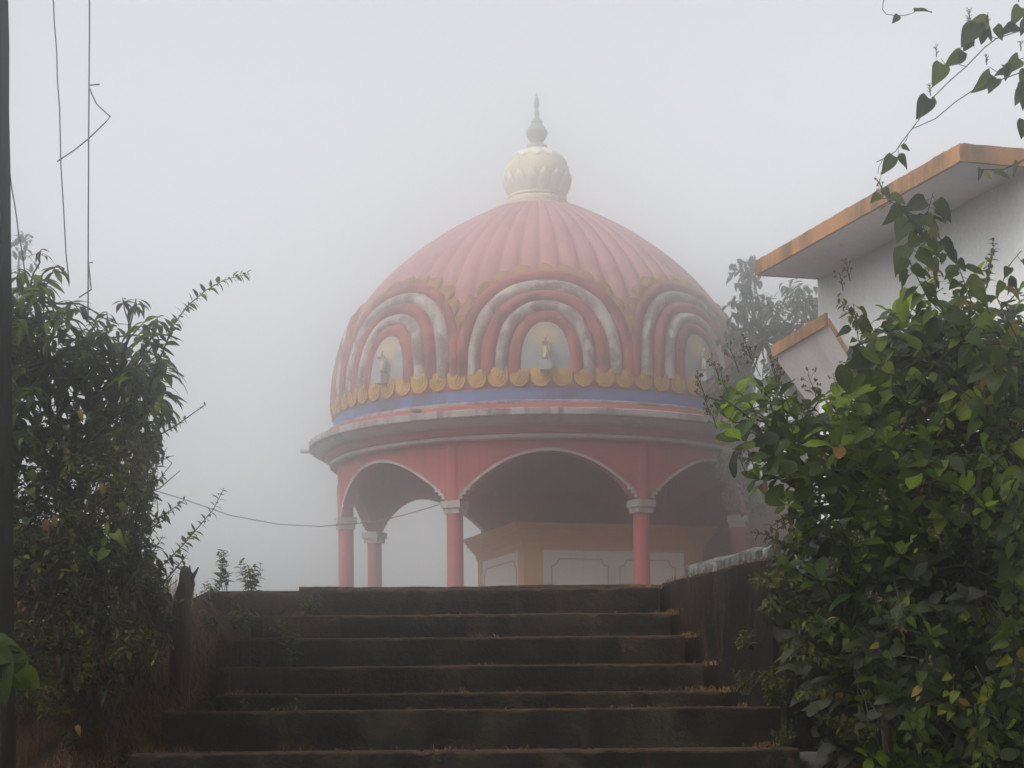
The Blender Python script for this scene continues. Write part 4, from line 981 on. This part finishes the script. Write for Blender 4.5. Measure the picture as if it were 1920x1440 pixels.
s6.finish(300, minL=.03)
# 8 dead stump
ba = gbase(338, 10.6)
k = NT('dead_wood', .9, .1); c = k.mix(k.ramp(k.noise(9, 6, .7, (1,1,.2)), .4, .62), (.035,.024,.018), (.12,.075,.052)); k.col(c); k.bump(k.noise(16, 5, .7, (1,1,.2)), .9, .03); M['dead'] = k.m
st_ = thing('dead_stump', 'broken dead tree stump with a forked top at the left of the stair', 'stump', ba)
m = MB(); m.tube([p-ba for p in (ba, P(336,1170,10.6), P(342,1120,10.6), P(350,1092,10.6), P(349,1075,10.6), P(346,1062,10.6))], [.07,.058,.048,.045,.036,.012], 9)
for v_i in range(len(m.v)): m.v[v_i] = tuple(c_+random.uniform(-.006,.006) for c_ in m.v[v_i])
m.build('trunk', M['dead'], st_, smooth=True)
MB().tube([p-ba for p in (P(354,1095,10.6), P(361,1083,10.58), P(372,1064,10.56))], [.022,.014,.004], 6).build('broken_fork', M['dead'], st_, smooth=True)
MB().tube([p-ba for p in (P(352,1082,10.57), P(355,1070,10.56), P(356,1060,10.56))], [.016,.011,.003], 6).build('splinter', M['dead'], st_, smooth=True)
# weeds
def weed(label, px, py, Z, h, nst, L, lean=.35, group='weeds on the stair and its bank', flow=False, z0=None, kind='small', step=.02):
    if px < 400 or px > 1500:                 # rooted in the bank: walk the sight line until it meets the soil
        z_ = 7.0
        while z_ < 12.5 and P(px, py, z_).z > ground_h(P(px, py, z_).x, z_): z_ += .02
        Z = z_
    b0 = P(px, py, Z)
    pl = Plant('weed', label, 'weed', b0, group)
    for i in range(nst):
        d_ = Vector((random.uniform(-lean,lean), random.uniform(-lean,lean), 1)); hh_ = h*random.uniform(.5,1.0) if i else h
        tp = b0+d_.normalized()*hh_; sprig(pl, curve(b0+Vector((random.uniform(-.03,.03),random.uniform(-.03,.03),-.01)), tp, .1, 6, .004), L, step, kind, r=.0022, hang=.05)
        if flow and i % 2 == 0: panicle(pl, tp, (0,0,1), .03, 'flower_pale', 4)
    pl.finish(60, 'green_stem', minL=.02, stem_name='stems')
weed('taller leafy weed on the bank top next to the dead stump', 418, 1104, 11.5, .26, 7, .072, step=.026)
weed('bushy weed on the bank top between the tall weed and the stair', 470, 1104, 11.5, .20, 9, .066, .6, step=.026)
weed('small white flowered weed beside the top step', 580, 1150, 11.1, .14, 12, .055, 1.0, flow=True)
weed('trailing green weed hanging over the second step', 450, 1172, 10.85, .14, 14, .07, 1.8)
weed('upright green weed growing out of the third step', 540, 1240, 10.45, .26, 7, .075, .3, step=.026)
weed('tiny rosette weed on the fifth step near the stair end', 458, 1325, 10.15, .06, 4, .04, .8)
weed('low two leaved weed on the fifth step', 548, 1326, 10.1, .06, 3, .045, .8)
for i,(x,y,Z,h,n,L,lab) in enumerate([(250,1160,9.1,.20,8,.05,'bright leafy weed high on the left bank'),(190,1290,9.0,.2,8,.05,'leafy weed in the middle of the left bank'),(300,1300,9.5,.16,8,.045,'weed in dry grass just above the wide step end'),
        (275,1390,9.2,.18,9,.05,'weed against the left end of the wide lower step'),(225,1430,8.9,.2,9,.05,'weed touching the left end of the lowest step'),(135,1420,8.6,.2,8,.05,'weed among red dry grass near the bottom edge'),(120,1240,9.0,.22,8,.05,'weed at the foot of the pole on the bank')]):
    weed(lab, x, y, Z, h, n, L*1.4, .7)
for x,y,Z,h,n,L,lean,lab in [(365,1150,10.9,.16,9,.06,.9,'low weed in straw right of the dead stump'),(400,1180,10.8,.14,10,.06,1.2,'sprawling weed left of the second step'),(520,1185,10.9,.1,8,.055,1.3,'creeping weed across the face of the second step'),
        (350,1240,10.0,.18,9,.055,.8,'weed between the dead stump and the fourth step'),(395,1325,9.95,.12,8,.055,.9,'weed on the wide step corner at left'),(330,1320,9.7,.14,10,.06,.9,'weed just behind the wide step end'),(345,1190,10.6,.2,12,.07,.8,'bushy weed on the bank below the dead stump'),(300,1230,9.9,.2,12,.07,.8,'bushy weed on the bank left of the fourth step'),(395,1130,11.4,.14,9,.065,.9,'leafy weed hanging at the broken top left corner of the stair'),(62,1330,8.7,.2,10,.07,.7,'broad weed under the near leafy twig'),(180,1385,8.8,.2,9,.06,.7,'weed in red grass between pole and lowest step')]:
    weed(lab, x, y, Z, h, n, L, lean)
weed('fine leaved green weed at the foot of the retaining wall', 1400, 1300, 9.5, .16, 12, .032, .7)
weed('feathery weed spreading over the wide step at right', 1470, 1395, 9.0, .14, 14, .030, 1.3)
weed('small weed hanging from the retaining wall', 1395, 1215, 9.95, .12, 6, .055, .8)
weed('bushy weed at the end of the retaining wall by the wide step', 1450, 1318, 9.3, .2, 14, .05, .7)
weed('leafy weed in the shade below the broad leaved shrub', 1530, 1330, 8.9, .25, 14, .035, .8)
weed('dark weed at the right end of the lowest step', 1580, 1430, 8.6, .25, 14, .04, .8)
k = NT('stone', .9, .2); k.col(k.mix(k.ramp(k.noise(9,6,.7), .35, .65), (.05,.048,.042), (.12,.115,.10))); k.bump(k.noise(14,6,.7), .6, .03); M['stone'] = k.m
sb = P(1515, 1296, 9.6); sb.z = ground_h(sb.x, 9.6)+.06; m = MB(); rs0 = random.Random(4)
prf = [(.02,.075),(.07,.07),(.12,.05),(.15,.01),(.14,-.05),(.1,-.10)]
m.lathe(prf, 12, mod=lambda a,h,j: 1+.16*math.sin(a*2+1)+.1*math.sin(a*3+h*20)); m.f.append(tuple(range(12)))
tag(m.build('stone', M['stone'], None, smooth=True, loc=sb), 'pale flat stone lying at the foot of the retaining wall under the shrub', 'stone')
# near leaf spray at the left border
nl = Plant('leafy_twig', 'large green leaves of a near twig entering at the left border', 'twig', P(-90, 1200, 5.0))
nl.branch([P(-90,1200,5), P(-30,1210,5), P(40,1222,5)], .004, .002, 5); nl.branch([P(-20,1212,5),P(30,1240,5),P(75,1222,5)], .0015, .001, 4)
for x0,y0,x1,y1 in ((-30,1210,48,1232),(-20,1215,10,1310),(0,1225,52,1290),(-40,1210,-10,1300),(40,1255,80,1298),(-30,1205,20,1185)):
    a, b_ = P(x0,y0,5.0), P(x1,y1,5.0+random.uniform(-.03,.03)); nl.leaf('creeper', orient(a, b_-a, (random.uniform(-.3,.3),-1,.5), (b_-a).length*1.1))
nl.finish(10, 'green_stem')
# far trees in the fog
ft = Plant('fog_tree', 'grey hazy tree in the fog between the dome and the house', 'tree', Vector((P(1500,700,34).x, 34, TERR)))
fp = [(1372,482),(1398,478),(1416,520),(1440,545),(1490,530),(1550,535),(1620,560),(1620,800),(1345,800),(1345,660),(1385,610),(1368,570),(1395,555)]
hubs = [P(1500,760,34), P(1430,640,34), P(1540,620,34.4)]
ft.branch([ft.base, P(1500,760,34)], .16, .11, 8)
for h_ in hubs[1:]: ft.branch(curve(hubs[0], h_, .08), .08, .04, 6)
ft.branch([P(1430,640,34), P(1405,560,34), P(1385,500,34)], .03, .01, 5)
for tp in sample(fp, 33, 35.5, 190):
    l = min(hubs, key=lambda q: (q-tp).length); ft.branch(curve(l, tp, .1), .02, .007, 4)
    for _ in range(15): ft.leaf('far', orient(tp+rdir()*random.uniform(.02,.30), rdir(-.9,.2), (0,0,1), random.uniform(.12,.22)), False)
for x,y in ((1385,495),(1378,505),(1395,500),(1402,520),(1400,545),(1392,530),(1410,560),(1375,575),(1388,590)):
    for _ in range(9): ft.leaf('far', orient(P(x,y,34)+rdir()*.12, rdir(-.9,.1), (0,0,1), .17), False)
ft.finish(0)
f2 = Plant('fog_tree', 'pale sapling leaves in the fog in front of the right pavilion arch', 'tree', Vector((P(1405,900,38).x, 38, TERR)))
f2.branch([f2.base, P(1408,960,38), P(1400,880,38)], .04, .012, 6)
for tp in sample([(1345,850),(1400,835),(1450,860),(1450,960),(1370,950)], 37.6, 38.4, 46):
    for _ in range(10): f2.leaf('far', orient(tp+rdir()*.15, rdir(-.9,.2), (0,0,1), random.uniform(.10,.17)), False)
f2.finish(0)
f3 = Plant('fog_tree', 'faint pale branch in the fog directly behind the pole', 'tree', Vector((P(30,900,24).x, 24, TERR-.6)))
f3.branch([f3.base, P(26,700,24), P(36,470,24)], .05, .01, 6)
for tp in sample([(10,440),(55,445),(52,500),(10,520)], 23.7, 24.3, 10):
    for _ in range(5): f3.leaf('far', orient(tp+rdir()*.1, rdir(-.9,.2), (0,0,1), random.uniform(.08,.13)), False)
for tp in sample([(-190,520),(-120,430),(-30,470),(20,540),(-20,700),(-170,720)], 23.5, 25, 60):
    f3.branch(curve(P(26,700,24), tp, .1), .02, .006, 4)
    for _ in range(9): f3.leaf('far', orient(tp+rdir()*.16, rdir(-.9,.2), (0,0,1), random.uniform(.09,.15)), False)
f3.finish(0)

# ------------------------------------------------------------------ dry grass (uncountable)
def grass(name, label, spots, mat, hmin, hmax, lean=.7, wd=.0022):
    V = []; Fq = []; b_ = 0
    for p in spots:
        h_ = random.uniform(hmin, hmax); d_ = rdir(-.2,.2)*lean*random.uniform(.3,1.2); s = Vector((-d_.y, d_.x, 0)); s = s.normalized()*wd if s.length > 1e-4 else Vector((wd,0,0))
        q0_ = Vector(p); q1 = q0_+Vector((d_.x*.35,d_.y*.35,.62))*h_; q2 = q0_+Vector((d_.x,d_.y,.85-.5*d_.length**2))*h_
        V += [q0_-s, q0_+s, q1-s*.8, q1+s*.8, q2-s*.25, q2+s*.25]; Fq += [(b_,b_+1,b_+3,b_+2),(b_+2,b_+3,b_+5,b_+4)]; b_ += 6
    Fq = np.array(Fq); o = joined(name, np.array([tuple(v_) for v_ in V]), Fq, np.repeat(rng.random(len(spots)), 2), M[mat]); tag(o, label, 'grass', kind='stuff'); return o
sp = []
for i,(h, Z, xl, xr) in enumerate(ST[:8]):
    if i == 0: back = 11.9
    else: back = ST[i-1][1]
    ntuft = (3, 3, 3, 4, 16, 10, 14, 8)[i]
    for _ in range(ntuft):
        x = random.uniform(xl, xr) if random.random() < .7 else (random.uniform(xr-.22, xr) if random.random() < .6 else random.uniform(xl, xl+.35)); y = random.uniform(back-.14, back-.01) if random.random() < .75 else random.uniform(Z+.03, back)
        for _ in range(random.randint(4,22)): sp.append((x+random.gauss(0,.05), min(back-.005, y+random.gauss(0,.015)), h-.005))
for cx, i in ((1262,1),(1300,2),(1338,3),(1370,4),(1240,0),(1200,0)):   # tufts in the corner with the wall
    h, Z, xl, xr = ST[i]; c_ = P(cx, 1200, Z+.2).x
    for _ in range(110): sp.append((c_+random.gauss(0,.05), Z+random.uniform(.02,.28), h-.01))
for _ in range(420):                                                   # along the top of the retaining wall
    t_ = random.random(); p = wa.lerp(wb, t_)+nrm*random.uniform(.0,.12); sp.append((p.x, p.y, .835))
grass('dry_grass', 'tufts of dry straw along the treads and the wall top', sp, 'straw', .015, .06, 1.5, .0016)
sp = []
while len(sp) < 24000:
    y = random.uniform(7.6, 11.9); x = random.uniform(-3.3, -1.80-.06*(11.75-y)-.02)
    if math.sin(x*4+y*2.2)+math.sin(x*9-y*5) > (-1.4 if y < 11.2 else .9): sp.append((x, y, ground_h(x,y)-.01))
grass('dry_bank_grass', 'reddish dry grass matted over the left earth bank', sp, 'redstraw', .05, .2, 1.0, .0024)
sp = []
for _ in range(4200):                                                  # straw hanging over the block ends on the left
    x = random.uniform(-2.2,-1.84); y = random.uniform(9.9,11.6); sp.append((x, y, ground_h(x,y)+random.uniform(0,.10)))
grass('hanging_straw', 'brown straw hanging over the broken left ends of the steps', sp, 'straw', .07, .24, 1.3, .0018)

lm = Plant('x', 'x', 'x', (0,0,0)); bpy.data.objects.remove(lm.o); lm.o = None
V = []; Fc = []; Rn = []; LT = []; b_ = 0
for _ in range(260):
    i = random.choice([0,1,2,3,4,5,5,6,6,7]); h, Z, xl, xr = ST[i]; back = 11.9 if i == 0 else ST[i-1][1]
    p = Vector((random.uniform(xl, xr), random.uniform(Z+.03, back-.01), h+.006))
    me_, v_, f_, _, lt_ = random.choice(TM['dry']); m4 = np.array(orient(p, rdir(-.1,.25), rdir(.4,1), random.uniform(.025,.06)))
    V.append(v_ @ m4[:3,:3].T + m4[:3,3]); Fc.append(np.array(f_)+b_); b_ += len(v_); Rn.append(np.full(len(f_), random.random())); LT.append(lt_)
tag(joined('leaf_litter', np.concatenate(V), np.concatenate(Fc), np.concatenate(Rn), M['dry'], lt=np.concatenate(LT)), 'fallen brown leaves scattered over the stair treads', 'litter', kind='stuff')

# ------------------------------------------------------------------ haze
k = bpy.data.materials.new('haze_air'); k.use_nodes = True; t = k.node_tree; t.nodes.clear()
pv = t.nodes.new('ShaderNodeVolumePrincipled'); ou = t.nodes.new('ShaderNodeOutputMaterial')
pv.inputs['Color'].default_value = (.99,.995,1,1); pv.inputs['Density'].default_value = HAZE_DENSITY; pv.inputs['Anisotropy'].default_value = HAZE_G
t.links.new(pv.outputs[0], ou.inputs['Volume'])
hz_ = MB().box(-73,73,-12,83,-3.2,15.9).build('haze', k); hz_['kind'] = 'stuff'
